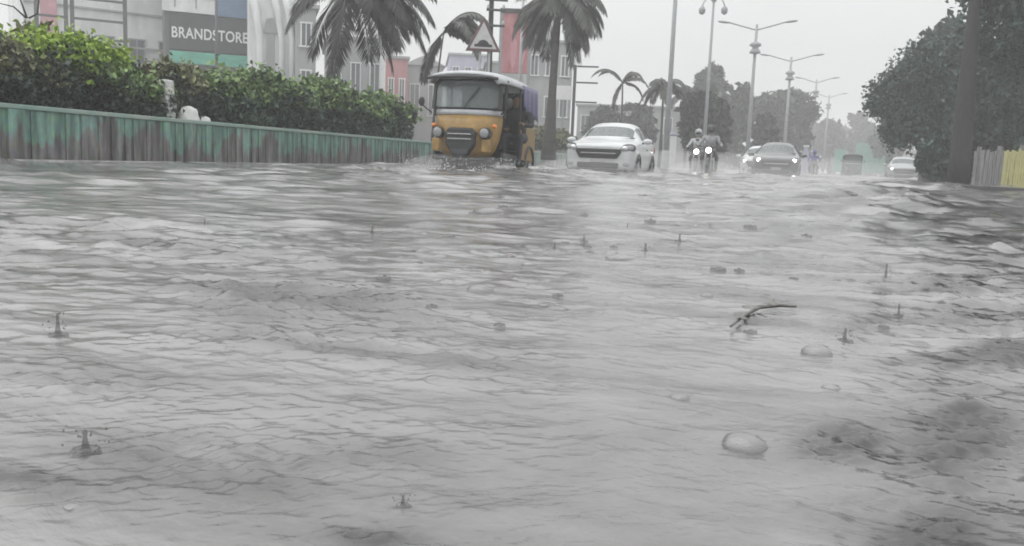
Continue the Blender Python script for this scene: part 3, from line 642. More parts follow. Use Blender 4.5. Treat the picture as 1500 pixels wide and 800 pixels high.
# ------------------------------------------------------------------ poles, lamps, warning sign
d = 19; p = XY(702, d); s = S(d); t = thing('warning_sign', 'triangular hump warning sign with faded red border on two posts', 'road sign', (p.x, p.y, .0), toward(702)+.05); zl = lambda py: ZH(702, py, d)
bt, tp, hw = zl(78), zl(28), 25.5/s
def tri(k, dz=0): c = bt+(tp-bt)/3; return [(-hw*k, c+(bt-c)*k), (hw*k, c+(bt-c)*k), (0, c+(tp-c)*k)]
MB().prism(tri(1), 'y', -.012, .012).build('border', M['sign_red'], t, bevel=.006)
MB().prism(tri(.76), 'y', -.018, -.012).build('sign_face', M['sign_face'], t)
hz = bt+(tp-bt)*.13
hump = [(-hw*.5, hz), (hw*.5, hz), (hw*.5, hz+.05), (hw*.34, hz+.06), (hw*.2, hz+.13), (0, hz+.155), (-hw*.2, hz+.13), (-hw*.34, hz+.06), (-hw*.5, hz+.05)]
MB().prism(hump, 'y', -.023, -.0185).build('hump_symbol', M['black_plastic'], t)
for x in (-.06, .14): MB().tube([(x,.04,-.1),(x,.04,bt+.25)], .028, 8).build('post', M['grey_metal'], t, smooth=True)
MB().box((.05, .075, bt+.1), (.5,.02,.05)).build('bracket', M['grey_metal'], t)
d = 27; p = XY(712, d); t = thing('power_pole', 'wooden power pole with short crossarms behind the warning sign', 'pole', (p.x, p.y, 0), toward(712)); top = ZH(717, -40, d)
MB().tube([(0,0,-.1),(0,0,top*.5),(0,0,top)], [.10,.085,.07], 10).build('shaft', M['bark'], t, smooth=True)
for py, w_ in ((6,.7),(20,.6),(42,.55)):
    z = ZH(717, py, d); o = MB().box((.15, -.1, z), (w_, .07, .07)).build('crossarm', M['dark_metal'], t, bevel=.01)
    for x in (-.1, .38): MB().lathe([(.0,.0),(.035,.0),(.05,.04),(.03,.07),(.045,.1),(.0,.13)], (x, -.1, z+.036), 10).build('insulator', M['sign_face'], o, smooth=True)
d = 30; p = XY(757, d); t = thing('utility_pole', 'pale thin pole in front of the red hoarding', 'pole', (p.x, p.y, 0)); MB().tube([(0,0,-.1),(0,0,7.5)], [.06,.05], 10).build('shaft', M['pole_pale'], t, smooth=True); MB().lathe([(0,7.5),(.06,7.5),(.05,7.56),(0,7.6)]).build('cap', M['dark_metal'], t)
d = 33; p = XY(974, d); t = thing('utility_pole', 'tall plain grey pole rising behind the white car', 'pole', (p.x, p.y, ROAD)); MB().tube([(0,0,0),(0,0,4),(0,0,9)], [.11,.09,.07], 12).build('shaft', M['grey_metal'], t, smooth=True)
MB().lathe([(0,0),(.22,0),(.22,.25),(.16,.32),(.16,1.0),(.0,1.0)]).build('base_sleeve', M['pole_pale'], t)
d = 31; p = XY(984, d); t = thing('marker_post', 'short white post at the foot of the tall plain pole', 'post', (p.x, p.y, ROAD), toward(984)); MB().box((0,0,.75),(.22,.22,1.5)).build('shaft', M['plaster_white'], t, bevel=.02); MB().box((0,0,1.56),(.28,.28,.1)).build('cap', M['plaster_lilac'], t, bevel=.02)
GL = 'street lamps along the median'
def lamp3(label, px, d, ytop):
    p = XY(px, d); h = ZH(px, ytop, d)-ROAD; t = thing('street_lamp', label, 'street lamp', (p.x, p.y, ROAD), toward(px), GL)
    MB().tube([(0,0,0),(0,0,h*.5),(0,0,h)], [.10,.075,.05], 10).build('pole', M['grey_metal'], t, smooth=True)
    MB().lathe([(0,0),(.2,0),(.2,.3),(.13,.5),(.12,.9),(0,.9)]).build('base', M['grey_metal'], t)
    for sx in (-1, 1):
        a_ = MB().tube(bez((0,0,h-.25), (sx*.25,0,h+.35), (sx*.5,0,h-.3), 10), .025, 6).build('arm', M['grey_metal'], t, smooth=True)
        MB().lathe([(0,.12),(.06,.1),(.16,-.05),(.13,-.22),(0,-.3)], (sx*.5,0,h-.42), 12).build('lamp_head', M['grey_metal'], t, smooth=True)
    MB().lathe([(0,.42),(.05,.3),(.13,.1),(.1,-.1),(0,-.12)], (0,0,h+.05), 12).build('finial', M['grey_metal'], t, smooth=True)
def lamp2(label, px, d, ytop, r=1.5):
    p = XY(px, d); h = ZH(px, ytop, d)-ROAD; t = thing('street_lamp', label, 'street lamp', (p.x, p.y, ROAD), toward(px)*.5, GL)
    MB().tube([(0,0,0),(0,0,h*.5),(0,0,h)], [.13,.10,.07], 10).build('pole', M['grey_metal'], t, smooth=True)
    MB().lathe([(0,0),(.24,0),(.24,.4),(.15,.6),(0,.6)]).build('base', M['pole_pale'], t)
    for sx in (-1, 1):
        MB().tube(bez((0,0,h-.3), (sx*r*.5,0,h-.1), (sx*r,0,h+.12), 8), [.04]*8, 6).build('arm', M['grey_metal'], t, smooth=True)
        MB().ell((sx*(r+.28), 0, h+.15), (.36,.13,.07), Matrix.Rotation(-sx*.12, 3, 'Y')).build('lamp_head', M['grey_metal'], t, smooth=True)
    MB().lathe([(.08,-.3),(.32,-.24),(.26,-.1),(.14,.05),(.34,.18),(.26,.3),(.08,.4)], (0,0,h-1.3), 10).build('ornament', M['grey_metal'], t, smooth=True)
lamp3('ornate lamp post with drooping twin bells right of the plain pole', 1029, 40, 4)
lamp2('double armed lamp post left of the silver car, nearest of its kind', 1093, 48, 40)
lamp2('double armed lamp post above the wide pale tree', 1146, 60, 86)
lamp2('faint double armed lamp post right of the wide pale tree', 1185, 78, 118, 1.3)
lamp2('faintest double armed lamp post far down the road', 1205, 98, 140, 1.3)
GW = 'pale posts beside the far blue rider'
for px, hh in ((1178, 1.9), (1189, 1.6)):
    p = XY(px, 52); t = thing('gate_post', 'pale post behind the blue rider, '+('taller of the two' if hh > 1.8 else 'shorter of the two'), 'post', (p.x, p.y, ROAD), 0, GW)
    MB().box((0,0,hh/2),(.26,.26,hh)).build('shaft', M['plaster_lilac'], t, bevel=.02); MB().box((0,0,hh+.05),(.34,.34,.1)).build('cap', M['plaster_white'], t, bevel=.02)
for px0, px1, yt, d, lab in ((1221,1236,219,95,'narrow green hoarding left of the distant rickshaw'), (1253,1298,210,100,'wide green hoarding right of the distant rickshaw')):
    pm = (px0+px1)/2; p = XY(pm, d); s = S(d); h = ZH(pm, yt, d)-ROAD; t = thing('green_hoarding', lab, 'hoarding', (p.x, p.y, ROAD), toward(pm), 'green hoardings at the road end')
    MB().box((0,0,h/2+.3),((px1-px0)/s,.08,h-.6)).build('panel', M['green_panel'], t)
    for x in (-.5,.5): MB().box((x*(px1-px0)/s,.1,h/2),(.1,.1,h)).build('post', M['grey_metal'], t)
# fence at right
fa, fb = XY(1424, 23), XY(1560, 19); ft = thing('slat_fence', 'weathered fence of upright grey slats with a yellow section', 'fence', (fa.x, fa.y, .06), math.atan2(fb.y-fa.y, fb.x-fa.x)); fl = (fb-fa).length
b1, b2, b3 = MB(), MB(), MB()
for i in range(int(fl/.11)):
    x = i*.11+.05; h = .92+RNG.uniform(-.05,.05); (b2 if fl*.36 < x < fl*.62 else b1 if x <= fl*.36 else b3).box((x, RNG.uniform(-.01,.01), h/2), (.075+RNG.uniform(-.015,.015), .025, h), Matrix.Rotation(RNG.uniform(-.03,.03), 3, 'Y'))
b1.build('grey_slats', M['fence_grey'], ft); b3.build('grey_slats', M['fence_grey'], ft); b2.build('yellow_slats', M['yellow_paint'], ft)
for z in (.25,.72): MB().box((fl/2, .045, z), (fl, .04, .07)).build('rail', M['fence_grey'], ft)
for x in np.linspace(0, fl, 5): MB().box((x, .11, .52), (.1,.09,1.04)).build('post', M['fence_grey'], ft, bevel=.01)

# ------------------------------------------------------------------ people
def person(label, J, parts, loc, rz, extra=None, helmet=None, hair=True):
    """J: joints (name -> local xyz). One continuous skin made of tapering limbs; cloth regions are assigned by nearest limb."""
    b = MB(); V = {k: Vector(v) for k, v in J.items()}
    bones = [('pelvis','chest',.15,.165,'top'),('chest','neck',.165,.065,'top'),('neck','head',.055,.06,'skin'),
        ('shoulder_l','shoulder_r',.075,.075,'top'),('hip_l','hip_r',.10,.10,'leg')]
    for s in 'lr': bones += [('shoulder_'+s,'elbow_'+s,.058,.045,'top'),('elbow_'+s,'wrist_'+s,.043,.03,'arm'),('hip_'+s,'knee_'+s,.095,.06,'leg'),('knee_'+s,'ankle_'+s,.06,.042,'leg'),('ankle_'+s,'toe_'+s,.045,.035,'shoe')]
    for a, c, r0, r1, _ in bones:
        A, B = V[a], V[c]; k = 6
        b.tube([A.lerp(B, i/k) for i in range(k+1)], [r0+(r1-r0)*i/k for i in range(k+1)], 10); b.ell(A, (r0,)*3, nu=10, nv=6); b.ell(B, (r1,)*3, nu=10, nv=6)
    hd = V['head']; fd = (Vector(J.get('look', (0,-1,0)))).normalized()
    b.ell(hd+Vector((0,0,.09)), (.078,.095,.115), nu=14, nv=10); b.ell(hd+Vector((0,0,.085))+fd*.098, (.014,.016,.022), nu=8, nv=6); b.ell(hd+Vector((0,0,.02))+fd*.05, (.045,.045,.04), nu=10, nv=6)
    sd = fd.cross(Vector((0,0,1)))
    for k in (-1,1): b.ell(hd+Vector((0,0,.085))+sd*k*.08, (.014,.02,.03), nu=8, nv=6)
    o = b.build('person', M['skin']); md = o.modifiers.new('skin', 'REMESH'); md.mode = 'VOXEL'; md.voxel_size = .017; md.use_smooth_shade = True
    sm = o.modifiers.new('smooth', 'SMOOTH'); sm.iterations = 4; sm.factor = .5
    bake(o); me = o.data; me.materials.clear()
    order = ['skin','top','leg','arm','shoe']
    for k in order: me.materials.append(M[parts.get(k, 'skin')])
    segs = [(V[a], V[c], (r0+r1)/2, k) for a, c, r0, r1, k in bones]+[(hd, hd+Vector((0,0,.16)), .09, 'skin')]
    for p_ in me.polygons:
        c = p_.center; best = None
        for A, B, r, k in segs:
            AB = B-A; u = max(0, min(1, (c-A).dot(AB)/max(1e-9, AB.length_squared))); dd = (c-(A+AB*u)).length-r
            if best is None or dd < best[0]: best = (dd, k)
        p_.material_index = order.index(best[1]); p_.use_smooth = True
    # hands: palm, four fingers, thumb
    hb = MB()
    for s in 'lr':
        w0, el = V['wrist_'+s], V['elbow_'+s]; dv = (w0-el).normalized(); sv = dv.cross(Vector((0,0,1))); sv = sv.normalized() if sv.length > .1 else Vector((1,0,0)); nv = dv.cross(sv)
        hb.ell(w0+dv*.045, (.034,.034,.034), nu=8, nv=6)
        for q, L_ in ((-.027,.062),(-.009,.074),(.009,.07),(.027,.055)):
            k0 = w0+dv*.07+sv*q; hb.tube([k0, k0+dv*L_*.5-nv*.008, k0+dv*L_*.8-nv*.035], [.0095,.009,.007], 6)
        hb.tube([w0+dv*.03+sv*.03, w0+dv*.05+sv*.055-nv*.01, w0+dv*.085+sv*.06-nv*.025], [.012,.011,.008], 6)
    o.location = loc; o.rotation_euler = (0,0,rz); tag(o, label, 'person')
    k0 = len(me.vertices); bm = bmesh.new(); bm.from_mesh(me); vs = [bm.verts.new(v) for v in hb.v]
    for f in hb.f:
        try: ff = bm.faces.new([vs[i] for i in f]); ff.smooth = True
        except ValueError: pass
    bm.to_mesh(me); bm.free()
    for k in (-1,1): pass
    if helmet:
        hm = MB().ell(hd+Vector((0,.012,.11)), (.125,.145,.135), nu=18, nv=12).build('helmet', M[helmet], o, smooth=True)
        MB().ell(hd+Vector((0,0,.09))+fd*.062, (.098,.09,.06), nu=16, nv=8).build('visor', M['black_plastic'], hm, smooth=True)
    elif hair:
        MB().ell(hd+Vector((0,0,.125))-fd*.02, (.088,.104,.095), nu=16, nv=10).build('hair', M['hair'], o, smooth=True)
    return o
def seated(z, hands, w=.19, lean=0.0, knee=.46, look=(0,-1,0)):
    """sitting on a seat at height z with feet down in front (-Y); hands is a pair of wrist points"""
    J = dict(pelvis=(0,0,z+.1), chest=(0,-.03-lean,z+.42), neck=(0,-.04-lean*1.3,z+.58), head=(0,-.06-lean*1.5,z+.66), look=look)
    for s, k in (('l',-1),('r',1)):
        J['shoulder_'+s] = (k*w, -.03-lean, z+.5); J['hip_'+s] = (k*.09, 0, z+.09); J['knee_'+s] = (k*.15, -.42, z+.1); J['ankle_'+s] = (k*.14, -.42, max(.06, z-.34)); J['toe_'+s] = (k*.15, -.58, max(.04, z-.38))
        wq = Vector(hands[0 if k < 0 else 1]); sh = Vector(J['shoulder_'+s]); J['elbow_'+s] = tuple(sh.lerp(wq, .5)+Vector((k*.08, .06, -.10))); J['wrist_'+s] = tuple(wq)
    return J

# ------------------------------------------------------------------ cars
def wheel(parent, x, y, r, w, name='wheel'):
    o = MB().lathe([(r*.62,-w/2),(r*.9,-w/2),(r,-w*.32),(r,w*.32),(r*.9,w/2),(r*.62,w/2)], (x,y,r), 24, 'x').build(name, M['rubber'], parent, smooth=True)
    sg = 1 if x > 0 else -1
    rb = MB().lathe([(0,sg*w*.3),(r*.18,sg*w*.34),(r*.22,sg*w*.28),(r*.56,sg*w*.3),(r*.64,sg*w*.46),(r*.64,-sg*w*.4),(0,-sg*w*.4)], (x,y,r), 24, 'x')
    for k in range(5):
        a = 2*math.pi*k/5; rb.tube([(x+sg*w*.36, y+math.cos(a)*r*.15, r+math.sin(a)*r*.15), (x+sg*w*.4, y+math.cos(a)*r*.58, r+math.sin(a)*r*.58)], .028, 6)
    rb.build('rim', M['alloy'], o, smooth=True); return o
def car(name, label, px, d, rz, paint, sx=1, sy=1, sz=1, lit=False, group='cars driving through the flood'):
    p = XY(px, d); t = thing(name, label, 'car', (p.x, p.y, ROAD), rz, group); VEH.append((p.x, p.y-1.6, .035))
    St = [ # y, w, zb, zs, zh, x6, z6, zt
        (-1.93,.60,.27,.68,.755,.44,.80,.815),(-1.88,.77,.20,.75,.825,.54,.875,.89),(-1.66,.85,.18,.82,.89,.60,.935,.95),(-1.25,.868,.18,.87,.94,.64,.985,1.0),
        (-.92,.868,.18,.895,.965,.67,1.01,1.03),(-.80,.868,.18,.89,.965,.665,1.03,1.06),(-.22,.868,.18,.92,.975,.585,1.385,1.445),(-.05,.868,.18,.92,.975,.57,1.43,1.49),(.4,.868,.18,.93,.98,.58,1.46,1.53),(1.0,.868,.18,.935,.985,.565,1.445,1.515),
        (1.42,.86,.2,.94,.99,.54,1.39,1.455),(1.56,.855,.22,.94,.99,.54,1.34,1.40),(1.82,.82,.3,.93,.985,.58,1.03,1.05),(1.92,.74,.36,.86,.92,.5,.95,.96)]
    vs = []; ns = len(St); NR = 17
    for y, w, zb, zs, zh, x6, z6, zt in St:
        half = [(0,zb),(w*.6,zb),(w*.93,zb+.05),(w*.995,.42 if zb < .3 else zb+.12),(w,(zs+.42)/2+.03),(w*.985,zs),(w*.93,zh),(x6,z6),(x6*.55,z6+(zt-z6)*.75),(0,zt)]
        ring = [(-x,z) for x, z in half[:0:-1]]; ring = [(x,z) for x, z in half]+[(-x,z) for x, z in half[-2:0:-1]]
        vs += [(x*sx, y*sy, z*sz) for x, z in ring]
    NR = 18; b = MB(); b.v = vs
    def face(f, m): b.f.append(f); b.m.append(m)
    for i in range(ns-1):
        for j in range(NR):
            jj = j if j < 9 else 17-j; m = 0          # jj: segment index counted from the bottom on either side
            if jj == 6 and 6 <= i <= 9: m = 2 if j < 9 else 5
            if jj == 6 and i == 5: m = 0
            if jj in (7,8) and i in (5,): m = 1
            if jj in (7,8) and i in (11,): m = 3
            if jj == 0: m = 4
            face((i*NR+j, i*NR+(j+1)%NR, (i+1)*NR+(j+1)%NR, (i+1)*NR+j), m)
    for base, flip in ((0,True),((ns-1)*NR,False)):
        for j in range(8):                             # close the ends with strips across
            f = (base+j+ (0), base+j+1, base+(NR-j-1)%NR, base+(NR-j)%NR)
            f = tuple(dict.fromkeys(f)); face(f if not flip else f[::-1], 0)
        face(tuple(dict.fromkeys((base+8, base+9, base+10)))[::1], 0)
    tmp = b.build('body', [paint]*6, None, smooth=True, sub=2); bake(tmp)
    me = tmp.data; co = [v.co.copy() for v in me.vertices]; groups = {}
    for pl in me.polygons: groups.setdefault(pl.material_index, []).append(tuple(pl.vertices))
    bpy.data.objects.remove(tmp)
    for mi, nm, mm in ((0,'body',paint),(1,'windscreen',M['glass']),(2,'side_window',M['glass']),(5,'side_window',M['glass']),(3,'rear_window',M['glass']),(4,'underbody',M['black_plastic'])):
        fs = groups.get(mi, []); used = sorted({i for f in fs for i in f}); mp = {u: k for k, u in enumerate(used)}
        q = MB(); q.v = [tuple(co[u]) for u in used]; q.f = [tuple(mp[i] for i in f) for f in fs]; q.m = [0]*len(fs); q.build(nm, mm, t, smooth=True)
    X = lambda v: v*sx; Yv = lambda v: v*sy; Z = lambda v: v*sz
    def scaled(mb): mb.v = [(x*sx, y*sy, z*sz) for x, y, z in mb.v]; return mb
    for k in (-1,1):
        for y in (-1.16, 1.22):
            wheel(t, k*.775*sx, y*sy, .30, .2)
            ar = MB().tube([(k*.868, y+math.cos(a)*.345, .31+math.sin(a)*.345) for a in [math.pi*i/14 for i in range(15)]], .022, 6); scaled(ar).build('wheel_arch', M['black_plastic'], t, smooth=True)
        scaled(MB().ell((k*.665, -1.755, .782), (.235,.13,.118), Matrix.Rotation(k*.62, 3, 'Z') @ Matrix.Rotation(-k*.20, 3, 'Y'))).build('headlight_surround', M['black_plastic'], t, smooth=True)
        hl = scaled(MB().ell((k*.665, -1.775, .785), (.21,.13,.095), Matrix.Rotation(k*.62, 3, 'Z') @ Matrix.Rotation(-k*.20, 3, 'Y'))).build('headlight', M['lens'], t, smooth=True)
        scaled(MB().ell((k*.63, -1.885, .78), (.08,.045,.07))).build('bulb', M['lit'] if lit else M['chrome'], hl, smooth=True)
        scaled(MB().ell((k*.64, -1.845, .40), (.12,.07,.075))).build('fog_lamp', M['lens' if not lit else 'black_plastic'], t, smooth=True)
        mo = scaled(MB().ell((k*.98, -.62, 1.0), (.12,.07,.075))).build('mirror', paint, t, smooth=True)
        scaled(MB().tube([(k*.84,-.6,.95),(k*.95,-.6,.98)], .025, 6)).build('mirror_stalk', M['black_plastic'], mo)
        for y in (.15, 1.0): scaled(MB().box((k*.873, y, .80), (.02,.18,.025))).build('door_handle', M['black_plastic'], t, bevel=.004)
        for y in (.36, 1.02): scaled(MB().box((k*.755, y, 1.2), (.012,.09,.46), Matrix.Rotation(-k*.66, 3, 'Y'))).build('window_pillar', M['black_plastic'], t)
        scaled(MB().ell((k*.74, 1.86, .82), (.1,.08,.14))).build('tail_light', M['tail_red'], t, smooth=True)
    gp = [(-.56,.70),(-.52,.765),(.52,.765),(.56,.70),(.46,.535),(-.46,.535)]
    gr = scaled(MB().prism(gp, 'y', -1.955, -1.8)).build('grille', M['black_plastic'], t, bevel=.012)
    scaled(MB().box((0,-1.962,.655), (.86,.02,.03))).build('grille_bar', M['chrome'], gr, bevel=.004)
    scaled(MB().box((0,-1.935,.365), (1.0,.16,.13))).build('lower_intake', M['black_plastic'], t, bevel=.03)
    scaled(MB().box((0,-1.90,.245), (1.40,.22,.05))).build('bumper_lip', M['black_plastic'], t, bevel=.012)
    pl = scaled(MB().box((0,-1.965,.478), (.36,.02,.085))).build('number_plate', M['plate'], t, bevel=.005)
    for k in (-.36,.2): scaled(MB().tube([(k,-.885,1.02),(k+.25,-.80,1.055),(k+.48,-.74,1.08)], .012, 5)).build('wiper', M['black_plastic'], t)
    for x in (-.33,.33):                              # seats seen through the glass
        scaled(MB().box((x,.25,.95), (.42,.16,.5)).box((x,.23,1.27), (.22,.1,.16))).build('seat', M['canvas'], t, bevel=.04)
    scaled(MB().box((0,-.62,.93),(1.3,.35,.14))).build('dashboard', M['canvas'], t, bevel=.04)
    return t
car('hatchback_car', 'white hatchback car driving through the flood with black grille', 897, 22.4, R(2.5), M['white_paint'], 1, 1, .98)
car('silver_car', 'silver car with lit headlights and dark lower bumper', 1137, 33.5, R(2), M['silver_paint'], 1.0, 1.0, 1.0, True)
car('pale_car', 'pale car with lit headlights half hidden behind the silver car', 1114, 39, R(2), M['white_paint'], 1, 1.05, 1.0, True)
car('grey_car', 'pale grey distant car near the round dark tree', 1321, 50, R(-2), M['grey_paint'], 1, 1.1, 1.0, True)

# ------------------------------------------------------------------ autorickshaws
def rickshaw(label, px, d, rz, yel, ol, roofm, curtain, group):
    p = XY(px, d); t = thing('auto_rickshaw', label, 'auto rickshaw', (p.x, p.y, ROAD), rz, group); VEH.append((p.x, p.y-1.0, .05))
    def cowl(levels, n=15, ymin=-1.32):
        vs = []; fs = []
        for z, w, yf, dep in levels:
            for i in range(n):
                a = -1+2*i/(n-1); q = abs(a)**2.6; vs.append((w*a*(1-.04*q), yf+dep*q, z))
        for j in range(len(levels)-1):
            for i in range(n-1): fs.append((j*n+i, j*n+i+1, (j+1)*n+i+1, (j+1)*n+i))
        return MB().add(vs, fs)
    # front cowl: belly narrows downwards over the front wheel
    cowl([(.40,.40,-1.16,.30),(.52,.50,-1.22,.36),(.70,.57,-1.27,.42),(.86,.60,-1.28,.44),(.98,.61,-1.25,.42),(1.10,.61,-1.19,.38)]).build('front_cowl', yel, t, smooth=True, solid=.03)
    MB().prism([(-.10,.40),(.10,.40),(.24,.60),(.27,.80),(.20,.88),(-.20,.88),(-.27,.80),(-.24,.60)], 'y', -1.325, -1.10).build('front_panel', M['black_plastic'], t, bevel=.03)
    cowl([(1.10,.615,-1.20,.38),(1.18,.615,-1.185,.37)]).build('windscreen_sill', M['auto_grey'], t, smooth=True, solid=.04)
    for z in (.70,.78): MB().box((0,-1.335,z),(.40,.02,.018)).build('trim_strip', M['chrome'], t)
    # windscreen: rounded frame and pane
    def ws(k): return [(-.60*k,1.19),(.60*k,1.19),(.60*k,1.50),(.575*k,1.62),(.50*k,1.69),(-.50*k,1.69),(-.575*k,1.62),(-.60*k,1.50)]
    def rake(mb):
        mb.v = [(x, y+.30*abs(x)**2*1.3+(z-1.19)*.18, z) for x, y, z in mb.v]; return mb
    outer = ws(1); inner = [(x*.91, 1.44+(z-1.44)*.84) for x, z in outer]
    f = MB(); n8 = len(outer)
    for y in (-1.15,-1.10):
        f.v += [(x,y,z) for x, z in outer]+[(x,y,z) for x, z in inner]
    for i in range(n8):
        j = (i+1)%n8
        for fa_ in ((i,j,n8+j,n8+i),(2*n8+i,3*n8+i,3*n8+j,2*n8+j),(i,2*n8+i,2*n8+j,j),(n8+i,n8+j,3*n8+j,3*n8+i)): f.f.append(fa_); f.m.append(0)
    rake(f).build('windscreen_frame', M['black_plastic'], t)
    g = MB(); nx = 9
    xs = [(-1+2*i/(nx-1)) for i in range(nx)]
    g.add([(x*.55,-1.125,z) for z in (1.215,1.45,1.65) for x in xs], [(r*nx+i, r*nx+i+1, (r+1)*nx+i+1, (r+1)*nx+i) for r in range(2) for i in range(nx-1)])
    rake(g).build('windscreen', M['glass'], t, smooth=True)
    w_ = rake(MB().tube([(.02,-1.18,1.22),(.12,-1.175,1.38),(.24,-1.17,1.55)], .012, 5)); w_.build('wiper', M['black_plastic'], t)
    # roof canopy
    vs = []; fs = []; ys = [(-1.24,.60,1.70,.06),(-1.12,.64,1.72,.09),(-.7,.67,1.735,.11),(0,.68,1.74,.12),(.7,.67,1.73,.11),(1.2,.65,1.69,.09),(1.32,.62,1.60,.06)]; n = 15
    for y, w, z, c in ys:
        for i in range(n):
            a = -1+2*i/(n-1); vs.append((w*a, y, z+c*(1-abs(a)**2.4)-(.10 if abs(a) > .99 else 0)))
    for j in range(len(ys)-1):
        for i in range(n-1): fs.append((j*n+i, j*n+i+1, (j+1)*n+i+1, (j+1)*n+i))
    MB().add(vs, fs).build('roof_canopy', roofm, t, smooth=True, solid=.03)
    MB().tube([(-.60,-1.245,1.67),(-.45,-1.27,1.69),(0,-1.28,1.70),(.45,-1.27,1.69),(.60,-1.245,1.67)], .025, 8).build('roof_edge', M['black_plastic'], t, smooth=True)
    # frame, floor, tub and rear
    for k in (-1,1):
        MB().tube([(k*.60,-.80,1.08),(k*.63,-.78,1.68)], .028, 8).build('front_pillar', M['black_plastic'], t)
        MB().tube([(k*.63,.12,.55),(k*.64,.10,1.68)], .022, 8).build('middle_pillar', M['black_plastic'], t)
        MB().prism([(.10,.40),(.16,.92),(.60,.98),(1.22,1.0),(1.30,.9),(1.28,.42),(1.12,.36)], 'x', k*.60, k*.655).build('side_panel', ol, t, bevel=.015)
        MB().prism([(.62,1.0),(.70,1.66),(1.24,1.62),(1.24,1.02)], 'x', k*.61, k*.635).build('rear_canvas', M['canvas'], t, bevel=.01)
        MB().prism([(-.86,.36),(-.84,.50),(.10,.46),(.10,.36)], 'x', k*.58, k*.63).build('step_sill', M['dark_metal'], t, bevel=.01)
        MB().tube([(k*.66,y_,z_) for y_, z_ in [(.82+.34*math.cos(a), .30+.34*math.sin(a)) for a in [math.pi*i/12 for i in range(13)]]], .03, 6).build('mudguard', M['black_plastic'], t, smooth=True)
        wheel(t, k*.54, .82, .24, .13)
        h_ = MB().lathe([(0,-.06),(.085,-.05),(.095,0),(.095,.10),(0,.12)], (k*.40,-1.22,.80), 18, 'y').build('headlight', M['black_plastic'], t, smooth=True)
        MB().ell((k*.40,-1.275,.80), (.078,.03,.078)).build('lens', M['lens'], h_, smooth=True)
        MB().ell((k*.52,-1.10,.92), (.045,.045,.035)).build('indicator', M['orange'], t, smooth=True)
        MB().box((k*.43,-1.225,.60),(.16,.06,.22), Matrix.Rotation(k*.35, 3, 'Z')).build('cowl_pod', yel, t, bevel=.03)
        mr = MB().tube([(k*.60,-1.0,1.12),(k*.74,-1.08,1.24)], .012, 6).build('mirror_arm', M['black_plastic'], t); MB().ell((k*.76,-1.08,1.30), (.055,.025,.08)).build('mirror', M['black_plastic'], mr, smooth=True)
    MB().box((0,.2,.37),(1.16,2.1,.05)).build('floor', M['dark_metal'], t)
    MB().box((0,1.26,.72),(1.18,.05,.62)).build('rear_panel', ol, t, bevel=.02); MB().box((0,1.22,1.34),(1.18,.03,.6)).build('back_sheet', M['canvas'], t)
    se = MB().box((0,.76,.62),(1.18,.80,.14)).build('rear_seat', M['canvas'], t, bevel=.04); MB().box((0,1.14,.92),(1.1,.12,.46)).build('seat_back', M['canvas'], se, bevel=.04)
    MB().box((0,-.30,.64),(.5,.34,.12)).build('driver_seat', M['canvas'], t, bevel=.04); MB().box((0,-.30,.48),(.42,.3,.2)).build('seat_box', M['dark_metal'], t)
    MB().tube([(-.3,-.86,1.0),(0,-.92,1.02),(.3,-.86,1.0)], .018, 6).build('handlebar', M['black_plastic'], t); MB().tube([(0,-.92,1.02),(0,-1.0,.45)], .03, 6).build('steering_column', M['dark_metal'], t)
    fwh = wheel(t, .0001, -.98, .23, .12); MB().tube([(0,-.98+.29*math.cos(a),.24+.29*math.sin(a)) for a in [math.pi*i/12 for i in range(13)]], .07, 8).build('front_mudguard', M['black_plastic'], t, smooth=True)
    MB().tube([(-.52,-1.02,.40),(-.42,-1.20,.38),(0,-1.30,.37),(.42,-1.20,.38),(.52,-1.02,.40)], .028, 8).build('bumper', M['dark_metal'], t, smooth=True)
    cowl([(.10,.44,-1.02,.20),(.28,.50,-1.08,.24),(.42,.50,-1.12,.28)]).build('lower_guard', M['black_plastic'], t, smooth=True, solid=.03)
    MB().box((0,-1.335,.50),(.30,.015,.08)).build('number_plate', M['dark_metal'], t)
    if curtain:
        vs = []; fs = []; nu, nv = 16, 7
        for j in range(nv):
            for i in range(nu):
                u = i/(nu-1); v = j/(nv-1); y = .15+u*1.14; z = 1.70-v*(.36+.28*u+.05*math.sin(6*u)); vs.append((.672+.025*math.sin(u*22)*v+.02*v, y, z))
        for j in range(nv-1):
            for i in range(nu-1): fs.append((j*nu+i, j*nu+i+1, (j+1)*nu+i+1, (j+1)*nu+i))
        MB().add(vs, fs).build('rain_curtain', M['blue_tarp'], t, smooth=True, solid=.008)
    return t
RZ = R(5); GA = 'auto rickshaws on the flooded road'
rk = rickshaw('yellow auto rickshaw with grey roof and violet side curtain', 706, 15.2, RZ, M['auto_yellow'], M['auto_olive'], M['auto_grey'], True, GA)
rickshaw('small dark auto rickshaw far down the road', 1247, 62, R(0), M['green_auto'], M['green_auto'], M['canvas'], False, GA)
def in_rk(x, y, z): return tuple(rk.location+Matrix.Rotation(RZ, 3, 'Z') @ Vector((x, y, z)))
person('rickshaw driver in a teal shirt behind the windscreen', seated(.70, ((-.27,-.55,1.02),(.27,-.55,1.02)), lean=.03), {'top':'teal_cloth','arm':'skin','leg':'trousers','shoe':'black_plastic'}, in_rk(0,-.30,0), RZ)
person('passenger in black sitting at the open side of the rickshaw', seated(.69, ((-.12,-.42,.92),(.22,-.46,1.0)), w=.21, lean=.08, look=(.4,-1,0)), {'top':'black_cloth','arm':'black_cloth','leg':'trousers','shoe':'black_plastic'}, in_rk(.55,.38,0), RZ)

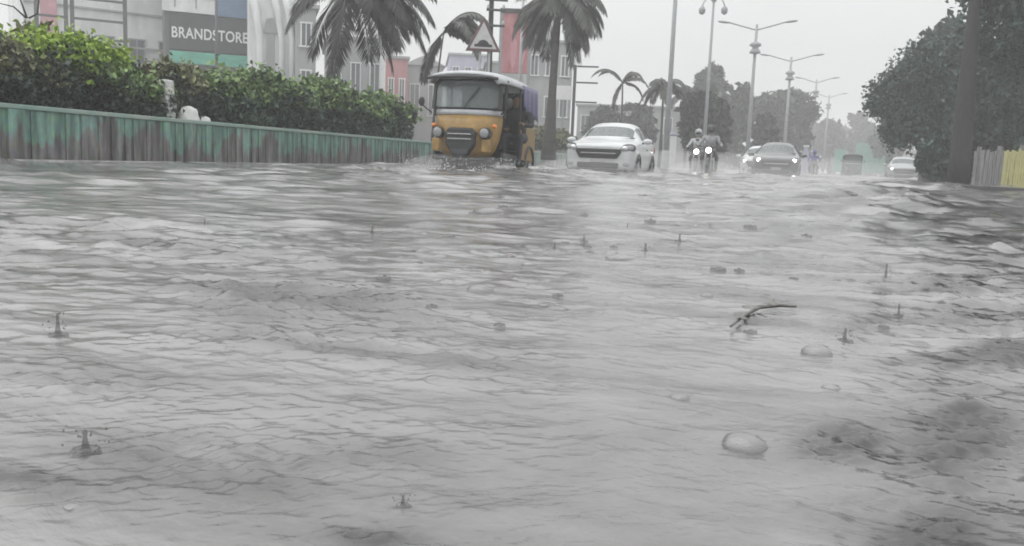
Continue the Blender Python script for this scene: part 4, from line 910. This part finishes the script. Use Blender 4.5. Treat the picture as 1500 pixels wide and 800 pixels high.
# ------------------------------------------------------------------ motorcycles and riders
def bike(label, px, d, rz, paint, rider_label, top, helmet, lit=True, group='motorcycles in the rain'):
    p = XY(px, d); t = thing('motorcycle', label, 'motorcycle', (p.x, p.y, ROAD), rz, group); VEH.append((p.x, p.y-.6, .02))
    for y, nm in ((-.62,'front_wheel'),(.66,'rear_wheel')):
        o = MB().lathe([(.24,-.045),(.29,-.05),(.31,0),(.29,.05),(.24,.045),(.24,-.045)], (0,y,.31), 22, 'x').build(nm, M['rubber'], t, smooth=True)
        r_ = MB().lathe([(0,-.05),(.05,-.05),(.05,.05),(0,.05)], (0,y,.31), 12, 'x')
        for k in range(6): a = 2*math.pi*k/6; r_.tube([(0,y,.31),(0,y+.25*math.cos(a),.31+.25*math.sin(a))], .012, 5)
        r_.build('rim', M['alloy'], o)
    for k in (-1,1): MB().tube([(k*.08,-.62,.31),(k*.09,-.42,.95)], .025, 7).build('fork', M['grey_metal'], t)
    MB().tube([(0,-.62+.35*math.cos(a),.31+.35*math.sin(a)) for a in [math.pi*(.15+.75*i/10) for i in range(11)]], .05, 7).build('mudguard', paint, t, smooth=True)
    MB().ell((0,-.05,.78), (.14,.32,.14)).build('fuel_tank', paint, t, smooth=True); MB().ell((0,-.47,.95), (.13,.10,.14)).build('headlight_cowl', paint, t, smooth=True)
    h_ = MB().ell((0,-.575,.92), (.085,.035,.085)).build('headlight', M['lit' if lit else 'lens'], t, smooth=True)
    MB().box((0,.42,.78),(.26,.62,.09)).build('seat', M['canvas'], t, bevel=.03); MB().box((0,.10,.46),(.26,.42,.34)).build('engine', M['dark_metal'], t, bevel=.04)
    MB().tube([(0,-.1,.66),(0,.3,.62),(0,.66,.45)], .035, 6).build('frame', M['dark_metal'], t); MB().tube([(.16,.05,.32),(.17,.5,.32),(.18,.85,.4)], .04, 7).build('exhaust', M['chrome'], t, smooth=True)
    MB().tube([(-.36,-.30,1.04),(-.12,-.40,1.02),(.12,-.40,1.02),(.36,-.30,1.04)], .016, 6).build('handlebar', M['dark_metal'], t)
    for k in (-1,1):
        m_ = MB().tube([(k*.26,-.34,1.04),(k*.34,-.38,1.2)], .008, 5).build('mirror_stalk', M['dark_metal'], t); MB().ell((k*.36,-.38,1.22),(.055,.02,.04)).build('mirror', M['dark_metal'], m_, smooth=True)
    J = seated(.80, ((-.33,-.52,1.05),(.33,-.52,1.05)), w=.2, lean=.10)
    for s, k in (('l',-1),('r',1)): J['knee_'+s] = (k*.22,-.36,.72); J['ankle_'+s] = (k*.2,-.10,.32); J['toe_'+s] = (k*.2,-.28,.30)
    person(rider_label, J, {'top':top,'arm':top,'leg':'trousers','shoe':'black_plastic'}, tuple(t.location+Matrix.Rotation(rz,3,'Z') @ Vector((0,.24,0))), rz, helmet=helmet)
    return t
bike('dark motorcycle with bright headlight right of the white car', 1038, 26, R(3), M['black_plastic'], 'rider in grey raincoat on the nearer motorcycle', 'grey_cloth', 'black_plastic')
bike('motorcycle with lit headlight just left of another motorcycle', 1020, 29, R(4), M['dark_metal'], 'rider in pale shirt on the left motorcycle', 'pale_cloth', 'grey_paint')
bike('distant motorcycle beside two pale posts', 1191, 50, R(2), M['black_plastic'], 'distant rider in violet clothes beside the silver car', 'blue_cloth', 'blue_cloth', False)

# ------------------------------------------------------------------ water, splashes, bubbles, debris
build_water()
def splash(label, loc, rx, ry, h, n, seed, group):
    rg = np.random.default_rng(seed); b = MB()
    for i in range(n):
        a = rg.uniform(0, 2*math.pi); q = rg.normal(1, .14); u = rg.random()**2.2; r_ = rg.uniform(.004,.014)*(1.2-u*.6)
        b.ell((math.cos(a)*rx*q*(1+.25*u), math.sin(a)*ry*q*(1+.25*u), h*u), (r_, r_, r_*rg.uniform(.8,1.8)), nu=6, nv=4)
    for i in range(26):
        a = 2*math.pi*i/26; b.ell((math.cos(a)*rx, math.sin(a)*ry, 0), (rg.uniform(.06,.16), rg.uniform(.06,.16), rg.uniform(.02,.07)), nu=8, nv=6)
    o = b.build('water_splash', M['droplet'], None, smooth=True); o.location = loc; return tag(o, label, 'splash', group, 'stuff')
GS = 'spray thrown up by the vehicles'
q = rk.location; splash('white spray round the front wheel of the yellow rickshaw', (q.x-.05, q.y-1.05, 0), .75, .45, .26, 900, 1, GS)
splash('spray round the rear wheel of the yellow rickshaw', (q.x+.6, q.y+.75, 0), .35, .5, .22, 200, 2, GS)
q = XY(897, 22.4); splash('thin spray under the white hatchback bumper', (q.x+.1, q.y-1.9, 0), .85, .35, .16, 260, 3, GS)
q = XY(1038, 26); splash('spray at the wheels of the nearer motorcycle', (q.x, q.y-.5, 0), .4, .5, .2, 160, 4, GS)
q = XY(1137, 33.5); splash('spray in front of the silver car', (q.x, q.y-1.9, 0), .85, .3, .15, 160, 5, GS)
def filmmat(name, base, lo, hi, tr_col=(.8,.8,.8), rough=.06):
    m = bpy.data.materials.new(name); m.use_nodes = True; nt = m.node_tree; b = nt.nodes['Principled BSDF']; L = nt.links.new; out = nt.nodes['Material Output']
    tc = nn(nt, 'ShaderNodeTexCoord'); nz = nn(nt, 'ShaderNodeTexNoise'); nz.inputs['Scale'].default_value = 60; L(tc.outputs['Object'], nz.inputs[0])
    rp = nn(nt, 'ShaderNodeValToRGB'); rp.color_ramp.elements[0].color = (*[v*.7 for v in base],1); rp.color_ramp.elements[1].color = (*base,1); L(nz.outputs[0], rp.inputs[0]); L(rp.outputs[0], b.inputs['Base Color'])
    b.inputs['Roughness'].default_value = rough; b.inputs['IOR'].default_value = 1.45
    tr = nn(nt, 'ShaderNodeBsdfTransparent'); tr.inputs[0].default_value = (*tr_col,1); lw = nn(nt, 'ShaderNodeLayerWeight'); lw.inputs[0].default_value = .45
    mr = nn(nt, 'ShaderNodeMapRange'); mr.inputs[3].default_value = lo; mr.inputs[4].default_value = hi; L(lw.outputs['Facing'], mr.inputs[0])
    mx = nn(nt, 'ShaderNodeMixShader'); L(mr.outputs[0], mx.inputs[0]); L(tr.outputs[0], mx.inputs[1]); L(b.outputs[0], mx.inputs[2]); L(mx.outputs[0], out.inputs[0]); return m
def bubblemat():
    m = bpy.data.materials.new('clear bubble film'); m.use_nodes = True; nt = m.node_tree; L = nt.links.new; out = nt.nodes['Material Output']; b = nt.nodes['Principled BSDF']
    tc = nn(nt, 'ShaderNodeTexCoord'); nz = nn(nt, 'ShaderNodeTexNoise'); nz.inputs['Scale'].default_value = 40; L(tc.outputs['Object'], nz.inputs[0])
    rp = nn(nt, 'ShaderNodeValToRGB'); rp.color_ramp.elements[0].color = (.25,.25,.25,1); rp.color_ramp.elements[1].color = (.5,.5,.5,1); L(nz.outputs[0], rp.inputs[0]); L(rp.outputs[0], b.inputs['Base Color'])
    b.inputs['Metallic'].default_value = .6; b.inputs['Roughness'].default_value = .05
    tr = nn(nt, 'ShaderNodeBsdfTransparent'); tr.inputs[0].default_value = (.9,.9,.9,1); lw = nn(nt, 'ShaderNodeLayerWeight'); lw.inputs[0].default_value = .3
    mr = nn(nt, 'ShaderNodeMapRange'); mr.inputs[3].default_value = .22; mr.inputs[4].default_value = .9; L(lw.outputs['Facing'], mr.inputs[0])
    mx = nn(nt, 'ShaderNodeMixShader'); L(mr.outputs[0], mx.inputs[0]); L(tr.outputs[0], mx.inputs[1]); L(b.outputs[0], mx.inputs[2]); L(mx.outputs[0], out.inputs[0]); return m
M['bubble'] = bubblemat()
M['clear_water'] = filmmat('thrown clear water', (.24,.24,.237), .2, .6)
def where(px, py): return 'near the bottom' if py > 600 else 'mid water' 
def bubble(px, py, wpx, lab, hf=.55):
    p = G(px, py); dd = -(RM.transposed() @ (p-CAM)).z; r = wpx/S(dd)/2
    b = MB().lathe([(r*1.02,-.004),(r*1.0,r*hf*.12),(r*.95,r*hf*.38),(r*.83,r*hf*.68),(r*.64,r*hf*.9),(r*.42,r*hf*1.03),(r*.2,r*hf*1.1),(0.0005,r*hf*1.12)], n=26)
    b.v = [(x*(1+.10*math.sin(3*math.atan2(y,x)+px)), y*(1+.1*math.cos(2*math.atan2(y,x)+px)), z) for x, y, z in b.v]
    o = b.build('bubble', M['bubble'], None, smooth=True); o.location = (p.x, p.y, 0); return tag(o, lab, 'bubble', 'bubbles floating on the flood water')
def crown(px, py, wpx, hpx, lab, seed):
    p = G(px, py); dd = -(RM.transposed() @ (p-CAM)).z; r = wpx/S(dd)/2; h = hpx/S(dd); rg = np.random.default_rng(seed)
    b = MB().lathe([(r*1.15,-.003),(r*.98,r*.05),(r*.86,r*.26),(r*.80,r*.24),(r*.6,r*.03),(r*.34,r*.1),(r*.2,h*.4),(r*.13,h*.7),(r*.17,h*.88),(r*.1,h*.98),(0.0003,h)], n=20)
    b.v = [(x*(1+.15*math.sin(5*math.atan2(y,x))), y*(1+.15*math.sin(4*math.atan2(y,x)+1)), z*(1+.25*math.sin(6*math.atan2(y,x))*(math.hypot(x,y)/r > .6))) for x, y, z in b.v]
    for i in range(14):
        a = rg.uniform(0, 6.3); q = rg.uniform(.4,1.5)*r; s_ = rg.uniform(.04,.11)*r; b.ell((math.cos(a)*q, math.sin(a)*q, h*rg.uniform(.2,1.1)), (s_,s_,s_*1.2), nu=7, nv=5)
    o = b.build('raindrop_splash', M['clear_water'], None, smooth=True); o.location = (p.x, p.y, 0); return tag(o, lab, 'splash', 'raindrops splashing on the water')
bubble(1088, 655, 66, 'largest domed bubble at lower right of the water')
bubble(1198, 518, 44, 'pale bubble beside a raindrop splash, right of centre')
bubble(703, 429, 40, 'flat dark bubble below the rickshaw')
bubble(620, 371, 24, 'small dark bubble left below the rickshaw', .5)
bubble(996, 583, 30, 'small low bubble above and left of the largest bubble', .4)
bubble(776, 388, 22, 'small bubble directly under the white car side of the rickshaw', .4)
bubble(1036, 434, 18, 'tiny dark bubble left of the floating twig', .4)
bubble(1304, 367, 30, 'flat bubble on the right below the fence', .25)
bubble(910, 378, 44, 'long flat bubble below the white car', .18)
bubble(720, 311, 40, 'flat lump of water close below the rickshaw', .3)
bubble(1200, 375, 20, 'tiny bubble below the silver car', .35)
bubble(1218, 568, 26, 'low bubble below the pale bubble on the right', .3)
bubble(108, 742, 30, 'low dark bubble at the lower left', .3)
bubble(1500, 330, 30, 'bubble at the right edge below the fence', .3)
crown(125, 662, 44, 34, 'white raindrop splash at the lower left', 1)
crown(85, 492, 30, 34, 'tall grey raindrop splash at the left edge', 2)
crown(1237, 500, 22, 20, 'raindrop splash just right of the pale bubble', 3)
crown(1297, 410, 16, 24, 'spiky raindrop splash below the fence', 4)
crown(995, 356, 16, 14, 'raindrop splash below the white car', 5)
crown(945, 370, 18, 14, 'raindrop splash left of another below the white car', 6)
crown(919, 335, 10, 8, 'tiny raindrop splash nearest the white car', 7)
crown(855, 354, 12, 10, 'tiny raindrop splash left below the white car', 8)
crown(545, 345, 14, 14, 'tiny raindrop splash in front of the wall end', 9)
crown(1316, 462, 14, 18, 'raindrop splash right of the floating twig', 10)
crown(1040, 335, 10, 8, 'tiny raindrop splash below the motorcycles', 11)
crown(590, 742, 24, 18, 'splash ring at the bottom centre left', 12)
crown(812, 366, 14, 10, 'small raindrop splash between rickshaw and white car', 13)
crown(300, 250+80, 10, 10, 'tiny raindrop splash in front of the mossy wall', 14)
for k in range(34):
    px, py = RNG.uniform(560,1380), 285+RNG.random()**1.5*210; p = G(px, py); dd = -(RM.transposed() @ (p-CAM)).z; r = RNG.uniform(5,11)/S(dd); h = r*RNG.uniform(.15,.4)
    b = MB().lathe([(r*1.05,-.003),(r*.95,r*.06),(r*.8,r*.24),(r*.55,r*.10),(r*.3,h*.6),(r*.12,h),(0.0003,h*1.1)], n=14)
    b.v = [(x*(1+.3*math.sin(3*math.atan2(y,x)+k)), y*(1+.2*math.sin(2*math.atan2(y,x)+k)), z*(1+.4*math.sin(5*math.atan2(y,x)+k))) for x, y, z in b.v]
    o = b.build('raindrop_splash', M['clear_water'], None, smooth=True); o.location = (p.x, p.y, .004); tag(o, 'one of the many tiny raindrop marks on the open water', 'splash', 'tiny raindrop marks on open water')
# floating twig
p = G(1120, 466); t = thing('floating_twig', 'dark floating twig with wet leaves right of centre', 'twig', (p.x, p.y, .009))
pts = [G(1070,487)-p, G(1090,470)-p, G(1112,458)-p, G(1140,455)-p, G(1166,457)-p]
MB().tube(pts, [.002,.0028,.0034,.0034,.002], 6).build('stem', M['twig'], t, smooth=True)
for k, (px, py, L_) in enumerate(((1100,462,.03),(1128,455,.035),(1085,478,.025))):
    c = G(px, py)-p; an = k*1.3; u = Vector((math.cos(an), math.sin(an), .1)); v = Vector((-u.y, u.x, .15))
    b = MB(); rg = [0,.25,.5,.75,1]; prof = [.0,.28,.34,.22,0]
    for a_, w_ in zip(rg, prof): b.v += [tuple(c+u*L_*(a_-.5)+v*L_*w_+Vector((0,0,.004))), tuple(c+u*L_*(a_-.5)+Vector((0,0,.007))), tuple(c+u*L_*(a_-.5)-v*L_*w_+Vector((0,0,.004)))]
    for i in range(4): b.f += [(3*i,3*i+1,3*i+4,3*i+3),(3*i+1,3*i+2,3*i+5,3*i+4)]; b.m += [0,0]
    b.build('leaf', M['twig'], t, smooth=True)

# ------------------------------------------------------------------ spray mist close over the water round the wheels
mm = bpy.data.materials.new('spray mist'); mm.use_nodes = True; nt = mm.node_tree; nt.nodes.clear()
o_ = nn(nt, 'ShaderNodeOutputMaterial'); v_ = nn(nt, 'ShaderNodeVolumePrincipled'); v_.inputs['Color'].default_value = (.98,.98,.98,1); v_.inputs['Density'].default_value = .28; nt.links.new(v_.outputs[0], o_.inputs['Volume'])
for px, d, rx, ry, rz, dy, lab in ((706,15.2,1.0,.8,.26,-1.0,'pale spray mist round the rickshaw front'),(897,22.4,1.5,.9,.32,-1.9,'pale spray mist round the white hatchback bumper'),(1036,26,1.2,1.2,.42,-.3,'pale spray mist round the motorcycles'),(1130,33.5,1.8,1.0,.26,-1.8,'pale spray mist round the silver car')):
    p = XY(px, d); o = MB().ell((0,0,0), (rx,ry,rz), nu=24, nv=14).build('spray_mist', mm, None, smooth=True); o.location = (p.x, p.y+dy, .06); tag(o, lab, 'mist', None, 'stuff')
mv = mm.copy(); mv.name = 'thin road mist'; [n for n in mv.node_tree.nodes if n.type == 'PRINCIPLED_VOLUME'][0].inputs['Density'].default_value = .022
p = XY(1030, 33); o = MB().ell((0,0,0), (10,12,.8), nu=32, nv=16).build('road_mist', mv, None, smooth=True); o.location = (p.x, p.y, .05); tag(o, 'thin pale mist of spray hanging low over the far road', 'mist', None, 'stuff')
# ------------------------------------------------------------------ air
hz_ = MB().box((0,0,(19.5-1.2)/2), (1230,1230,19.5+1.2))
ho = hz_.build('haze', []); tag(ho, kind='stuff')
hm = bpy.data.materials.new('rain haze'); hm.use_nodes = True; nt = hm.node_tree; nt.nodes.clear()
out = nn(nt, 'ShaderNodeOutputMaterial'); pvn = nn(nt, 'ShaderNodeVolumePrincipled'); pvn.inputs['Color'].default_value = (.97,.97,.97,1); pvn.inputs['Density'].default_value = .0045; pvn.inputs['Anisotropy'].default_value = .2
nt.links.new(pvn.outputs[0], out.inputs['Volume']); ho.data.materials.append(hm)

# ------------------------------------------------------------------ light
w = bpy.data.worlds.new('World'); sc.world = w; w.use_nodes = True; nt = w.node_tree; bg = nt.nodes['Background']
sk = nn(nt, 'ShaderNodeTexSky', sky_type='NISHITA'); sk.sun_disc = False; sk.sun_elevation = R(62); sk.sun_rotation = R(-105); sk.dust_density = 1.5; sk.air_density = 1; sk.ozone_density = 1
hs = nn(nt, 'ShaderNodeHueSaturation'); hs.inputs['Saturation'].default_value = .12; nt.links.new(sk.outputs[0], hs.inputs['Color'])
tn = nn(nt, 'ShaderNodeMix', data_type='RGBA', blend_type='MULTIPLY'); tn.inputs[0].default_value = 1; tn.inputs[7].default_value = (.985,1,.992,1); cl = nn(nt, 'ShaderNodeTexNoise'); cl.inputs['Scale'].default_value = 1.6; cl.inputs['Detail'].default_value = 5; tcw = nn(nt, 'ShaderNodeTexCoord'); nt.links.new(tcw.outputs['Generated'], cl.inputs[0])
cr = nn(nt, 'ShaderNodeValToRGB'); cr.color_ramp.elements[0].position = .3; cr.color_ramp.elements[1].position = .7; cr.color_ramp.elements[0].color = (3.3,3.3,3.3,1); cr.color_ramp.elements[1].color = (4.2,4.2,4.2,1); nt.links.new(cl.outputs[0], cr.inputs[0])
ov = nn(nt, 'ShaderNodeMix', data_type='RGBA'); ov.inputs[0].default_value = .78; sz = nn(nt, 'ShaderNodeSeparateXYZ'); nt.links.new(tcw.outputs['Generated'], sz.inputs[0])
zr = nn(nt, 'ShaderNodeMapRange'); zr.inputs[1].default_value = 0; zr.inputs[2].default_value = 1; zr.inputs[3].default_value = .33; zr.inputs[4].default_value = 2.6; nt.links.new(sz.outputs[2], zr.inputs[0])   # an overcast sky is brightest overhead
vm = nn(nt, 'ShaderNodeVectorMath', operation='SCALE'); nt.links.new(cr.outputs[0], vm.inputs[0]); nt.links.new(zr.outputs[0], vm.inputs['Scale'])
nt.links.new(hs.outputs[0], ov.inputs[6]); nt.links.new(vm.outputs[0], ov.inputs[7]); nt.links.new(ov.outputs[2], tn.inputs[6]); nt.links.new(tn.outputs[2], bg.inputs['Color']); bg.inputs['Strength'].default_value = .15
sl = bpy.data.lights.new('sun', 'SUN'); sl.energy = .65; sl.angle = R(90); sl.color = (1,.98,.95); so_ = bpy.data.objects.new('sun', sl); COL.objects.link(so_)
el, az = R(62), R(-105); dv = Vector((math.cos(el)*math.sin(az), math.cos(el)*math.cos(az), math.sin(el)))
so_.rotation_euler = dv.to_track_quat('Z', 'Y').to_euler()
vs = sc.view_settings; vs.view_transform = 'Standard'; vs.look = 'None'; vs.exposure = .76; vs.gamma = 1; vs.use_curve_mapping = False
sc.cycles.use_denoising = True; sc.cycles.volume_bounces = 2; sc.cycles.max_bounces = 8; sc.cycles.transparent_max_bounces = 12; sc.cycles.filter_width = 1.8
